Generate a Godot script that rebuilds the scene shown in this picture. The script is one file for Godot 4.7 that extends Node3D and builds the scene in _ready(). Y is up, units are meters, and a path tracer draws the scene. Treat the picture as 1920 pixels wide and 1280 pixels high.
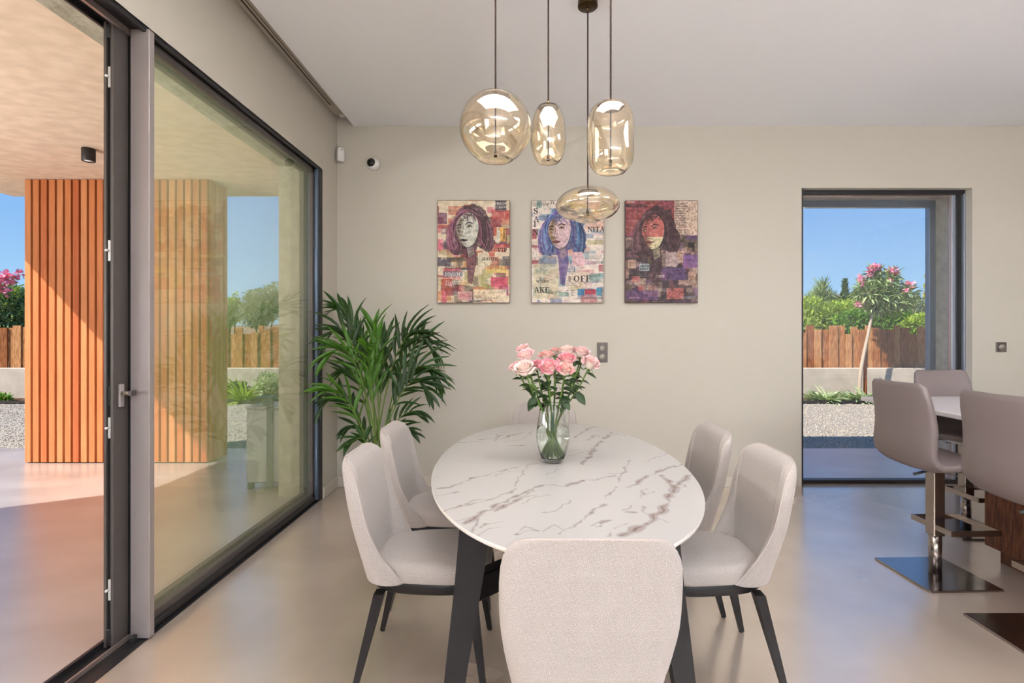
extends Node3D

const CX := 985.0
const CY := 627.0
const F := 945.0
const EYE := 1.35
var M := {}
var used := {}
var rng := RandomNumberGenerator.new()


# ---------------------------------------------------------------- measuring
func W(x: float, y: float, d: float) -> Vector3:
	return Vector3((x - CX) * d / F, EYE - (y - CY) * d / F, -d)


# ---------------------------------------------------------------- mesh building
class MB:
	var v := PackedVector3Array()
	var t := PackedVector2Array()
	var g := PackedInt32Array()
	var c := PackedColorArray()
	var tinted := false
	var cur := 0

	func add(vs: PackedVector3Array, smooth: bool, us := PackedVector2Array(), closed := true, cs := PackedColorArray()) -> void:
		var flip := false
		if closed:
			var o := vs[0]
			var vol := 0.0
			for i in range(0, vs.size(), 3):
				vol += (vs[i] - o).dot((vs[i + 1] - o).cross(vs[i + 2] - o))
			flip = vol > 0.0
		cur += 1
		var grp := cur if smooth else -1
		for i in range(0, vs.size(), 3):
			for k in 3:
				var j := i + (((3 - k) % 3) if flip else k)
				v.append(vs[j])
				t.append(us[j] if us.size() else Vector2.ZERO)
				g.append(grp)
				if tinted:
					c.append(cs[j] if cs.size() else Color.WHITE)

	func mesh(m: Material) -> ArrayMesh:
		var st := SurfaceTool.new()
		st.begin(Mesh.PRIMITIVE_TRIANGLES)
		for i in v.size():
			st.set_smooth_group(g[i])
			st.set_uv(t[i])
			if tinted:
				st.set_color(c[i])
			st.add_vertex(v[i])
		st.generate_normals()
		st.index()
		st.set_material(m)
		return st.commit()

	func box(at: Vector3, s: Vector3, ch := 0.0, b := Basis.IDENTITY) -> MB:
		var h := s / 2.0
		var vs := PackedVector3Array()
		if ch <= 0.0:
			var p := []
			for i in 8:
				p.append(at + b * Vector3(h.x if i & 1 else -h.x, h.y if i & 2 else -h.y, h.z if i & 4 else -h.z))
			for q in [[0, 1, 3, 2], [4, 6, 7, 5], [0, 4, 5, 1], [2, 3, 7, 6], [0, 2, 6, 4], [1, 5, 7, 3]]:
				vs.append_array([p[q[0]], p[q[1]], p[q[2]], p[q[0]], p[q[2]], p[q[3]]])
			add(vs, false)
			return self
		ch = minf(ch, minf(h.x, minf(h.y, h.z)) * 0.95)
		var e := h - Vector3.ONE * ch
		var f := {}
		for i in 8:
			var sg := Vector3(1 if i & 1 else -1, 1 if i & 2 else -1, 1 if i & 4 else -1)
			for a in 3:
				var q := sg * e
				q[a] = sg[a] * h[a]
				f[i * 3 + a] = at + b * q
		for a in 3:
			var u := 1 << ((a + 1) % 3)
			var w := 1 << ((a + 2) % 3)
			for sd in 2:
				var o := (1 << a) * sd
				var q := [f[o * 3 + a], f[(o | u) * 3 + a], f[(o | u | w) * 3 + a], f[(o | w) * 3 + a]]
				if sd == 1:
					q.reverse()
				vs.append_array([q[0], q[1], q[2], q[0], q[2], q[3]])
			# edges parallel to axis a
			var ua := (a + 1) % 3
			var wa := (a + 2) % 3
			for k in 4:
				var o := (u if k & 1 else 0) | (w if k & 2 else 0)
				var o2 := o | (1 << a)
				var q := [f[o * 3 + ua], f[o * 3 + wa], f[o2 * 3 + wa], f[o2 * 3 + ua]]
				if k == 0 or k == 3:
					q.reverse()
				vs.append_array([q[0], q[1], q[2], q[0], q[2], q[3]])
		for i in 8:
			var q := [f[i * 3], f[i * 3 + 1], f[i * 3 + 2]]
			var odd := (i & 1) ^ ((i >> 1) & 1) ^ ((i >> 2) & 1)
			if odd:
				q.reverse()
			vs.append_array(q)
		add(vs, false)
		return self

	func loft(rings: Array, smooth := true, cap0 := true, cap1 := true, loop := false) -> MB:
		var n: int = rings[0].size()
		var vs := PackedVector3Array()
		var last := rings.size() if loop else rings.size() - 1
		for i in last:
			var a: PackedVector3Array = rings[i]
			var b: PackedVector3Array = rings[(i + 1) % rings.size()]
			for j in n:
				var k := (j + 1) % n
				vs.append_array([a[j], a[k], b[k], a[j], b[k], b[j]])
		if not loop:
			for e in 2:
				if (e == 0 and not cap0) or (e == 1 and not cap1):
					continue
				var r: PackedVector3Array = rings[0] if e == 0 else rings[-1]
				var m := Vector3.ZERO
				for p in r:
					m += p
				m /= n
				for j in n:
					var k := (j + 1) % n
					if e == 0:
						vs.append_array([m, r[k], r[j]])
					else:
						vs.append_array([m, r[j], r[k]])
		add(vs, smooth)
		return self

	func tube(path: Array, r0: float, r1 := -1.0, sides := 8, smooth := true) -> MB:
		if r1 < 0.0:
			r1 = r0
		var rings := []
		var n := path.size()
		var up := Vector3.UP if absf((path[1] - path[0]).normalized().y) < 0.9 else Vector3.RIGHT
		for i in n:
			var d: Vector3 = (path[mini(i + 1, n - 1)] - path[maxi(i - 1, 0)]).normalized()
			var x := up.cross(d).normalized()
			var y := d.cross(x)
			up = y
			var r := lerpf(r0, r1, float(i) / (n - 1))
			var ring := PackedVector3Array()
			for k in sides:
				var a := TAU * k / sides
				ring.append(path[i] + (x * cos(a) + y * sin(a)) * r)
			rings.append(ring)
		return loft(rings, smooth)

	func lathe(prof: Array, seg: int, at := Vector3.ZERO, loop := false, smooth := true) -> MB:
		var rings := []
		for p in prof:
			var ring := PackedVector3Array()
			for k in seg:
				var a := TAU * k / seg
				ring.append(at + Vector3(maxf(p.x, 0.0002) * cos(a), p.y, maxf(p.x, 0.0002) * sin(a)))
			rings.append(ring)
		return loft(rings, smooth, true, true, loop)

	# open sheet from rows of points
	func sheet(rows: Array, cols := [], smooth := true) -> MB:
		var vs := PackedVector3Array()
		var us := PackedVector2Array()
		var cs := PackedColorArray()
		var nr := rows.size()
		for i in nr - 1:
			var n: int = rows[i].size()
			for j in n - 1:
				for q in [[i, j], [i, j + 1], [i + 1, j + 1], [i, j], [i + 1, j + 1], [i + 1, j]]:
					vs.append(rows[q[0]][q[1]])
					us.append(Vector2(float(q[1]) / (n - 1), float(q[0]) / (nr - 1)))
					if cols.size():
						cs.append(cols[q[0]][q[1]])
		add(vs, smooth, us, false, cs)
		return self

	func prism(pts: Array, at: Vector3, ex: Vector3, ey: Vector3, ez: Vector3) -> MB:
		# outline (Vector2) in ex/ey plane pushed along ez
		var a := PackedVector3Array()
		var b := PackedVector3Array()
		for p in pts:
			a.append(at + ex * p.x + ey * p.y)
			b.append(at + ex * p.x + ey * p.y + ez)
		return loft([a, b], false)


static func oval(hx: float, hz: float, n: float, y: float, seg := 40, off := Vector3.ZERO) -> PackedVector3Array:
	var r := PackedVector3Array()
	for k in seg:
		var a := TAU * k / seg
		var c := cos(a)
		var s := sin(a)
		r.append(off + Vector3(signf(c) * pow(absf(c), 2.0 / n) * hx, y, signf(s) * pow(absf(s), 2.0 / n) * hz))
	return r


static func tab(t: Array, y: float) -> float:
	if y <= t[0].x:
		return t[0].y
	for i in t.size() - 1:
		if y <= t[i + 1].x:
			return lerpf(t[i].y, t[i + 1].y, (y - t[i].x) / (t[i + 1].x - t[i].x))
	return t[-1].y


# ---------------------------------------------------------------- nodes
func numbered(called: String) -> String:
	if not used.has(called):
		used[called] = 0
		return called
	used[called] += 1
	return "%s_%03d" % [called, used[called]]


func tag(o: Node, label: String, category := "", group := "", kind := "") -> Node:
	if label:
		o.set_meta("label", label)
	if category:
		o.set_meta("category", category)
	if group:
		o.set_meta("group", group)
	if kind:
		o.set_meta("kind", kind)
	return o


func thing(called: String, label: String, category: String, at := Vector3.ZERO, yaw := 0.0, group := "") -> Node3D:
	var o := Node3D.new()
	o.name = numbered(called)
	add_child(o, true)
	o.position = at
	o.rotation.y = yaw
	tag(o, label, category, group)
	return o


func show_mesh(called: String, mesh: Mesh, parent: Node) -> MeshInstance3D:
	var o := MeshInstance3D.new()
	o.name = numbered(called) if parent == self else called
	o.mesh = mesh
	o.cast_shadow = GeometryInstance3D.SHADOW_CASTING_SETTING_ON
	parent.add_child(o, true)
	return o


func part(called: String, mb: MB, m: Material, parent: Node = self) -> MeshInstance3D:
	return show_mesh(called, mb.mesh(m), parent)


func struct(called: String, mb: MB, m: Material, label := "") -> MeshInstance3D:
	var o := part(called, mb, m, self)
	tag(o, label, "", "", "structure")
	return o


func copies(called: String, mesh: Mesh, xf: Array, tints: Array, parent: Node) -> MultiMeshInstance3D:
	var mm := MultiMesh.new()
	mm.transform_format = MultiMesh.TRANSFORM_3D
	mm.use_colors = tints.size() > 0
	mm.mesh = mesh
	mm.instance_count = xf.size()
	for i in xf.size():
		mm.set_instance_transform(i, xf[i])
		if tints.size():
			mm.set_instance_color(i, tints[i])
	var o := MultiMeshInstance3D.new()
	o.name = called
	o.multimesh = mm
	o.set_meta("kind", "stuff")
	parent.add_child(o, true)
	return o


# ---------------------------------------------------------------- materials
func ntex(freq: float, oct: int, lo: Color, hi: Color, sd := 1, kind := FastNoiseLite.TYPE_SIMPLEX_SMOOTH, px := 256, p0 := 0.0, p1 := 1.0) -> NoiseTexture2D:
	var n := FastNoiseLite.new()
	n.seed = sd
	n.noise_type = kind
	n.frequency = freq
	n.fractal_octaves = oct
	if oct < 2:
		n.fractal_type = FastNoiseLite.FRACTAL_NONE
	if kind == FastNoiseLite.TYPE_CELLULAR:
		n.cellular_return_type = FastNoiseLite.RETURN_DISTANCE
	var t := NoiseTexture2D.new()
	t.width = px
	t.height = px
	t.seamless = true
	t.noise = n
	var r := Gradient.new()
	r.set_offset(0, p0)
	r.set_offset(1, p1)
	r.set_color(0, lo)
	r.set_color(1, hi)
	t.color_ramp = r
	return t


func ftex(freq: float, oct: int, lo: Color, hi: Color, sd: int, px := 384, stretch := 1.0) -> ImageTexture:
	# smooth noise kept as decimals, so that faint mottling shows no steps
	var n := FastNoiseLite.new()
	n.seed = sd
	n.frequency = freq
	n.fractal_octaves = oct
	n.noise_type = FastNoiseLite.TYPE_SIMPLEX_SMOOTH
	var im := Image.create(px, px, false, Image.FORMAT_RGBF)
	for y in px:
		for x in px:
			im.set_pixel(x, y, lo.lerp(hi, 0.5 + 0.5 * tanh(1.5 * n.get_noise_2d(x, y * stretch))).srgb_to_linear())
	return ImageTexture.create_from_image(im)


func std(called: String, col: Color, rough := 0.6, metal := 0.0, spec := 0.5) -> StandardMaterial3D:
	var m := StandardMaterial3D.new()
	m.resource_name = called
	m.albedo_color = col
	m.roughness = rough
	m.metallic = metal
	m.metallic_specular = spec
	M[called] = m
	return m


func skin(m: StandardMaterial3D, tex: Texture2D, scale: Vector3, height: Texture2D = null, cm := 0.0, world := true) -> StandardMaterial3D:
	m.uv1_triplanar = true
	m.uv1_world_triplanar = world
	m.uv1_scale = scale
	if tex:
		m.albedo_texture = tex
	if height:
		m.heightmap_enabled = true
		m.heightmap_texture = height
		m.heightmap_scale = cm
	return m


func g(x: float) -> Color:
	return Color(x, x, x)


func make_materials() -> void:
	skin(std("wall_paint", Color(0.775, 0.752, 0.708), 0.9, 0, 0.3), null, Vector3.ONE * 0.4)
	skin(std("ceiling_paint", Color(0.945, 0.95, 0.965), 0.9, 0, 0.3), null, Vector3.ONE * 0.4)
	std("baseboard_paint", Color(0.815, 0.785, 0.735), 0.7)
	var fm := skin(std("polished_concrete", Color(0.89, 0.822, 0.772), 0.22, 0.42, 0.8), ftex(0.02, 6, Color(0.88, 0.87, 0.855), Color(1.0, 1.0, 1.0), 11, 512), Vector3.ONE * 0.11)
	fm.roughness_texture = ftex(0.03, 5, g(0.80), g(1.0), 13, 256)
	fm.roughness = 0.30
	fm.clearcoat_enabled = true
	fm.clearcoat = 1.0
	fm.clearcoat_roughness = 0.22
	var tc := skin(std("terrace_concrete", Color(0.75, 0.73, 0.715), 0.33, 0.12, 0.9), ftex(0.02, 6, Color(0.84, 0.82, 0.81), g(1.0), 21, 512, 2.0), Vector3.ONE * 0.09)
	tc.clearcoat_enabled = true
	tc.clearcoat = 1.0
	tc.clearcoat_roughness = 0.28
	skin(std("rough_render", Color(0.74, 0.715, 0.645), 0.95, 0, 0.2), ntex(0.02, 5, Color(0.86, 0.85, 0.83), g(1.0), 31, 1, 512), Vector3.ONE * 0.8, ntex(0.05, 5, g(0.2), g(0.9), 32, 1, 512), 0.5)
	skin(std("terrace_ceiling", Color(0.92, 0.83, 0.735), 0.95, 0, 0.2), ftex(0.07, 6, Color(0.90, 0.885, 0.865), g(1.0), 33, 640, 1.5), Vector3.ONE * 0.11)
	skin(std("garden_wall", Color(0.78, 0.73, 0.665), 0.95, 0, 0.2), ntex(0.02, 4, g(0.9), g(1.0), 35), Vector3.ONE * 0.6)
	skin(std("gravel", Color(0.72, 0.685, 0.63), 1.0, 0, 0.2), ntex(0.09, 2, g(0.45), g(1.0), 41, FastNoiseLite.TYPE_CELLULAR, 512, 0.0, 0.6), Vector3.ONE * 0.9, ntex(0.09, 2, g(0), g(1), 41, FastNoiseLite.TYPE_CELLULAR, 512), 1.0)
	skin(std("soil", Color(0.46, 0.36, 0.28), 1.0, 0, 0.2), ntex(0.05, 4, g(0.6), g(1.0), 42), Vector3.ONE)
	skin(std("meadow", Color(0.47, 0.46, 0.31), 1.0, 0, 0.2), ntex(0.03, 4, g(0.6), g(1.0), 43), Vector3.ONE * 0.1)
	std("pebble", Color(0.74, 0.70, 0.645), 0.9).vertex_color_use_as_albedo = true
	std("frame_metal", Color(0.33, 0.305, 0.295), 0.42, 0.25)
	std("frame_light", Color(0.60, 0.565, 0.56), 0.42, 0.25)
	std("frame_dark", Color(0.16, 0.155, 0.165), 0.4, 0.2)
	std("track_rib", Color(0.62, 0.56, 0.54), 0.35, 0.6)
	std("gasket", Color(0.05, 0.045, 0.045), 0.7)
	std("steel_blue", Color(0.40, 0.46, 0.54), 0.3, 0.5)
	std("jamb_metal", Color(0.62, 0.66, 0.72), 0.3, 0.6)
	std("zinc", Color(0.86, 0.86, 0.86), 0.35, 0.5)
	std("nickel", Color(0.62, 0.58, 0.53), 0.3, 0.8)
	var gl := std("door_glass", Color(0.86, 1.0, 0.66, 0.045), 0.0, 0, 0.5)
	gl.transparency = BaseMaterial3D.TRANSPARENCY_ALPHA
	var gw := std("window_glass", Color(0.8, 0.9, 1.0, 0.02), 0.0, 0, 0.5)
	gw.transparency = BaseMaterial3D.TRANSPARENCY_ALPHA
	for k in 4:
		var cs: Array = [Color(0.79, 0.47, 0.29), Color(0.82, 0.525, 0.335), Color(0.75, 0.425, 0.26), Color(0.845, 0.575, 0.385)]
		skin(std("slat_wood_%d" % k, cs[k], 0.55, 0, 0.35), ntex(0.03, 4, Color(0.90, 0.86, 0.83), g(1.0), 50 + k, 1, 256), Vector3(5.0, 0.25, 5.0))
		var fs: Array = [Color(0.70, 0.47, 0.29), Color(0.74, 0.53, 0.34), Color(0.62, 0.40, 0.245), Color(0.78, 0.58, 0.39)]
		skin(std("fence_wood_%d" % k, fs[k], 0.85, 0, 0.25), ntex(0.03, 4, Color(0.70, 0.64, 0.6), g(1.0), 60 + k, 1, 256, 0.2, 0.75), Vector3(6.0, 0.5, 6.0))
	std("slat_gap", Color(0.14, 0.085, 0.06), 0.9)
	skin(std("walnut", Color(0.43, 0.255, 0.165), 0.45, 0, 0.4), ntex(0.03, 4, Color(0.60, 0.54, 0.5), g(1.0), 71, 1, 256, 0.2, 0.8), Vector3(9.0, 0.8, 9.0))
	var fb := skin(std("boucle", Color(0.79, 0.752, 0.728), 0.95, 0, 0.2), ntex(0.11, 2, g(0.62), g(1.0), 81, FastNoiseLite.TYPE_CELLULAR, 256, 0.0, 0.7), Vector3(20.0, 15.0, 20.0), ntex(0.11, 2, g(1), g(0), 81, FastNoiseLite.TYPE_CELLULAR, 256), 0.14, false)
	fb.rim_enabled = true
	fb.rim = 0.5
	fb.rim_tint = 0.3
	std("piping", Color(0.72, 0.68, 0.655), 0.95, 0, 0.2)
	std("ebony", Color(0.085, 0.073, 0.08), 0.42, 0, 0.38)
	std("glide", Color(0.06, 0.06, 0.06), 0.6)
	std("table_edge", Color(0.84, 0.82, 0.80), 0.4)
	std("taupe_leather", Color(0.465, 0.42, 0.415), 0.5, 0, 0.45)
	var bs := skin(std("brushed_steel", Color(0.66, 0.63, 0.61), 0.28, 1.0), ntex(0.05, 3, g(0.9), g(1.0), 82), Vector3(2, 60, 2))
	bs.roughness_texture = ntex(0.05, 3, g(0.7), g(1.0), 83)
	std("plate_steel", Color(0.62, 0.60, 0.60), 0.16, 1.0)
	std("quartz", Color(0.80, 0.78, 0.79), 0.25)
	std("white_plastic", Color(0.90, 0.89, 0.88), 0.4)
	std("black_dome", Color(0.02, 0.02, 0.02), 0.06)
	std("switch_plate", Color(0.40, 0.37, 0.36), 0.4, 0.4)
	std("switch_key", Color(0.62, 0.59, 0.56), 0.35, 0.4)
	std("brass", Color(0.62, 0.49, 0.30), 0.25, 1.0)
	std("bronze", Color(0.24, 0.19, 0.10), 0.3, 0.9)
	std("cord", Color(0.20, 0.12, 0.10), 0.9)
	std("led_white", Color(0.93, 0.92, 0.92), 0.5)
	var am := std("amber_glass", Color(1.0, 0.962, 0.895, 0.0), 0.0)
	am.refraction_enabled = true
	am.refraction_scale = 0.1
	var vg := std("vase_glass", Color(0.97, 0.985, 0.98, 0.0), 0.0)
	vg.refraction_enabled = true
	vg.refraction_scale = 0.05
	var wt := std("vase_water", Color(0.97, 0.985, 0.96, 0.0), 0.0)
	wt.refraction_enabled = true
	wt.refraction_scale = 0.033
	for k in 3:
		var ps: Array = [Color(0.14, 0.28, 0.09), Color(0.27, 0.45, 0.11), Color(0.09, 0.20, 0.08)]
		var pm := std("palm_leaf_%d" % k, ps[k], 0.42, 0, 0.5)
		pm.backlight_enabled = true
		pm.backlight = Color(0.25, 0.38, 0.08)
	std("palm_stem", Color(0.40, 0.50, 0.20), 0.5)
	std("pot", Color(0.32, 0.30, 0.29), 0.7)
	var pt := std("petal", Color(1, 1, 1), 0.65, 0, 0.3)
	pt.vertex_color_use_as_albedo = true
	pt.backlight_enabled = true
	pt.backlight = Color(0.35, 0.30, 0.28)
	std("rose_stem", Color(0.36, 0.48, 0.18), 0.5)
	std("rose_leaf", Color(0.17, 0.27, 0.13), 0.45)
	std("rose_leaf_pale", Color(0.30, 0.40, 0.17), 0.5)
	std("cabinet_grey", Color(0.60, 0.60, 0.60), 0.5, 0.2)
	std("cabinet_dark", Color(0.32, 0.34, 0.35), 0.5, 0.3)
	std("lamp_housing", Color(0.20, 0.18, 0.18), 0.5, 0.3)
	std("edging", Color(0.22, 0.19, 0.18), 0.8, 0.3)
	for a in [["leaf_olive", Color(0.55, 0.59, 0.45)], ["leaf_lime", Color(0.62, 0.71, 0.27)], ["leaf_green", Color(0.43, 0.60, 0.20)], ["leaf_oleander", Color(0.63, 0.71, 0.50)], ["leaf_dark", Color(0.22, 0.34, 0.16)], ["leaf_pine", Color(0.56, 0.64, 0.42)], ["leaf_sage", Color(0.72, 0.77, 0.62)], ["leaf_cypress", Color(0.42, 0.56, 0.24)], ["leaf_yellow", Color(0.60, 0.58, 0.24)], ["blossom", Color(0.96, 0.62, 0.71)], ["blossom_pale", Color(0.95, 0.72, 0.74)]]:
		var lm := std(a[0], a[1], 0.6, 0, 0.3)
		lm.vertex_color_use_as_albedo = true
		lm.backlight_enabled = true
		lm.backlight = Color(0.62, 0.68, 0.30) if a[0].begins_with("leaf") else Color(0.3, 0.25, 0.25)
	std("bark_pale", Color(0.66, 0.60, 0.53), 0.9)
	std("bark", Color(0.36, 0.28, 0.21), 0.9)
	std("stake", Color(0.66, 0.36, 0.17), 0.8)
	skin(std("hill", Color(0.66, 0.56, 0.46), 1.0, 0, 0.1), ntex(0.03, 4, g(0.7), g(1.0), 91), Vector3.ONE * 0.02)
	std("rail", Color(0.72, 0.68, 0.63), 0.4, 0.2)
	std("rail_slot", Color(0.16, 0.13, 0.11), 0.6)
	var el := std("fill_glow", Color(0.95, 0.95, 0.95), 0.5)  # glowing faces of the added fill lights
	el.emission_enabled = true
	el.emission = Color(1.0, 0.97, 0.93)
	el.emission_energy_multiplier = 1.5


func _ready() -> void:
	rng.seed = 7
	# camera
	var cam := Camera3D.new()
	cam.name = "camera"
	add_child(cam)
	cam.position = Vector3(0, EYE, 0)
	cam.projection = Camera3D.PROJECTION_FRUSTUM
	cam.near = 0.05
	cam.far = 900.0
	cam.size = 1280.0 / F * cam.near
	cam.frustum_offset = Vector2((960.0 - CX) / F, -(640.0 - CY) / F) * cam.near
	cam.current = true
	# sky and exposure
	var sm := ProceduralSkyMaterial.new()
	sm.sky_top_color = Color(0.30, 0.56, 0.90)
	sm.sky_energy_multiplier = 0.70
	sm.sky_horizon_color = Color(0.70, 0.87, 0.98)
	sm.sky_curve = 0.16
	sm.ground_bottom_color = Color(0.50, 0.46, 0.40)
	sm.ground_horizon_color = Color(0.62, 0.60, 0.52)
	var sky := Sky.new()
	sky.sky_material = sm
	var env := Environment.new()
	env.background_mode = Environment.BG_SKY
	env.sky = sky
	env.tonemap_mode = Environment.TONE_MAPPER_LINEAR
	env.tonemap_exposure = 2.35
	env.sdfgi_enabled = true
	env.ssao_enabled = true
	env.ssil_enabled = true
	var we := WorldEnvironment.new()
	we.name = "world_environment"
	we.environment = env
	add_child(we)
	# sun
	var sun := DirectionalLight3D.new()
	sun.name = "sun"
	add_child(sun)
	sun.look_at_from_position(Vector3.ZERO, Vector3(1.0, -1.064, -0.57))
	sun.light_color = Color(1.0, 0.97, 0.925)
	sun.light_energy = 1.2
	sun.light_angular_distance = 0.5
	sun.shadow_enabled = true
	sun.sky_mode = DirectionalLight3D.SKY_MODE_LIGHT_ONLY
	make_materials()
	# added fill lights, out of view: hung bars, wall, ceiling and terrace panels
	for x in [0.6, 3.6]:
		fill_bar(x, 3.7, 0.3, 14.0)  # added mainly to brighten the ceiling
	fill_panel("side_fill_panel", "broad added fill light panel on the left wall behind the camera", Vector3(-1.672, 1.75, 1.3), Vector3.RIGHT, Vector2(2.2, 1.6), 0.5)  # added to brighten the room from the left
	fill_panel("flush_fill_panel", "added fill light panel in the ceiling over the near half of the dining table", Vector3(0.15, 3.2, -1.75), Vector3.DOWN, Vector2(1.8, 1.1), 0.85)  # added to brighten table, chairs and back wall
	fill_panel("flush_fill_panel", "added fill light panel in the ceiling over the bar stools", Vector3(3.2, 3.2, -1.45), Vector3.DOWN, Vector2(1.6, 1.1), 1.25)  # added to brighten the kitchen side
	fill_panel("outdoor_fill_panel", "broad added fill light panel on the unseen terrace wall", Vector3(-5.98, 1.55, -1.2), Vector3(0.6, 0.8, 0), Vector2(2.6, 1.5), 11.0)  # added, tilted up to brighten the terrace ceiling
	fill_panel("outdoor_fill_panel", "added fill light panel on the unseen terrace wall, further from the pillar", Vector3(-5.98, 1.55, 2.2), Vector3(0.6, 0.8, 0), Vector2(2.6, 1.5), 5.6)  # second added fill for the terrace
	build_room()
	build_terrace()
	build_door()
	build_window()
	build_table()
	build_chairs()
	build_island()
	build_stools()
	build_pendants()
	build_paintings()
	build_fittings()
	build_palm()
	build_bouquet()
	build_garden()


func area_light(t: Node3D, called: String, at: Vector3, dir: Vector3, size: Vector2, energy: float, tint := Color(0.985, 0.99, 1.0)) -> void:
	var l := AreaLight3D.new()
	l.name = called
	l.area_size = size
	l.light_color = tint
	l.light_energy = energy
	l.set("area_range", 25.0)
	l.shadow_enabled = true
	t.add_child(l)
	l.position = at
	l.basis = Basis.looking_at(dir, Vector3.UP if absf(dir.y) < 0.9 else Vector3.FORWARD)


func fill_bar(x: float, z: float, down: float, up: float) -> void:  # added fill bar behind the camera, built like a fixture
	var t := thing("suspended_fill_bar", "added slim fill light bar hung behind the camera, %s side" % ("door" if x < 2 else "kitchen"), "ceiling light", Vector3(x, 2.62, z))
	part("housing", MB.new().box(Vector3.ZERO, Vector3(2.46, 0.035, 0.36), 0.006), M.white_plastic, t)
	part("fill_diffuser", MB.new().box(Vector3(0, -0.020, 0), Vector3(2.4, 0.006, 0.3)), M.fill_glow, t)
	part("fill_diffuser", MB.new().box(Vector3(0, 0.020, 0), Vector3(2.4, 0.006, 0.3)), M.fill_glow, t)
	for s in [-1, 1]:
		part("wire", MB.new().tube([Vector3(s * 1.1, 0.02, 0), Vector3(s * 1.1, 0.58, 0)], 0.002), M.zinc, t)
	area_light(t, "fill_down", Vector3(0, -0.026, 0), Vector3.DOWN, Vector2(2.4, 0.3), down)
	area_light(t, "fill_up", Vector3(0, 0.026, 0), Vector3.UP, Vector2(2.4, 0.3), up, Color(0.93, 0.965, 1.0))


func fill_panel(called: String, label: String, at: Vector3, dir: Vector3, size: Vector2, energy: float) -> void:  # added fill panel out of view, built like a fixture
	var t := thing(called, label, "wall light" if absf(dir.y) < 0.9 else "ceiling light", at)
	t.basis = Basis.looking_at(-dir, Vector3.UP if absf(dir.y) < 0.9 else Vector3.FORWARD)
	part("panel_frame", MB.new().box(Vector3(0, 0, 0.015), Vector3(size.x + 0.06, size.y + 0.06, 0.03), 0.005), M.white_plastic, t)
	part("fill_diffuser", MB.new().box(Vector3(0, 0, 0.032), Vector3(size.x, size.y, 0.006)), M.fill_glow, t)
	area_light(t, "panel_fill", Vector3(0, 0, 0.04), Vector3.BACK, size, energy)


func span(mb: MB, a: Vector3, b: Vector3, ch := 0.0) -> MB:
	return mb.box((a + b) / 2.0, (b - a).abs(), ch)


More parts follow.
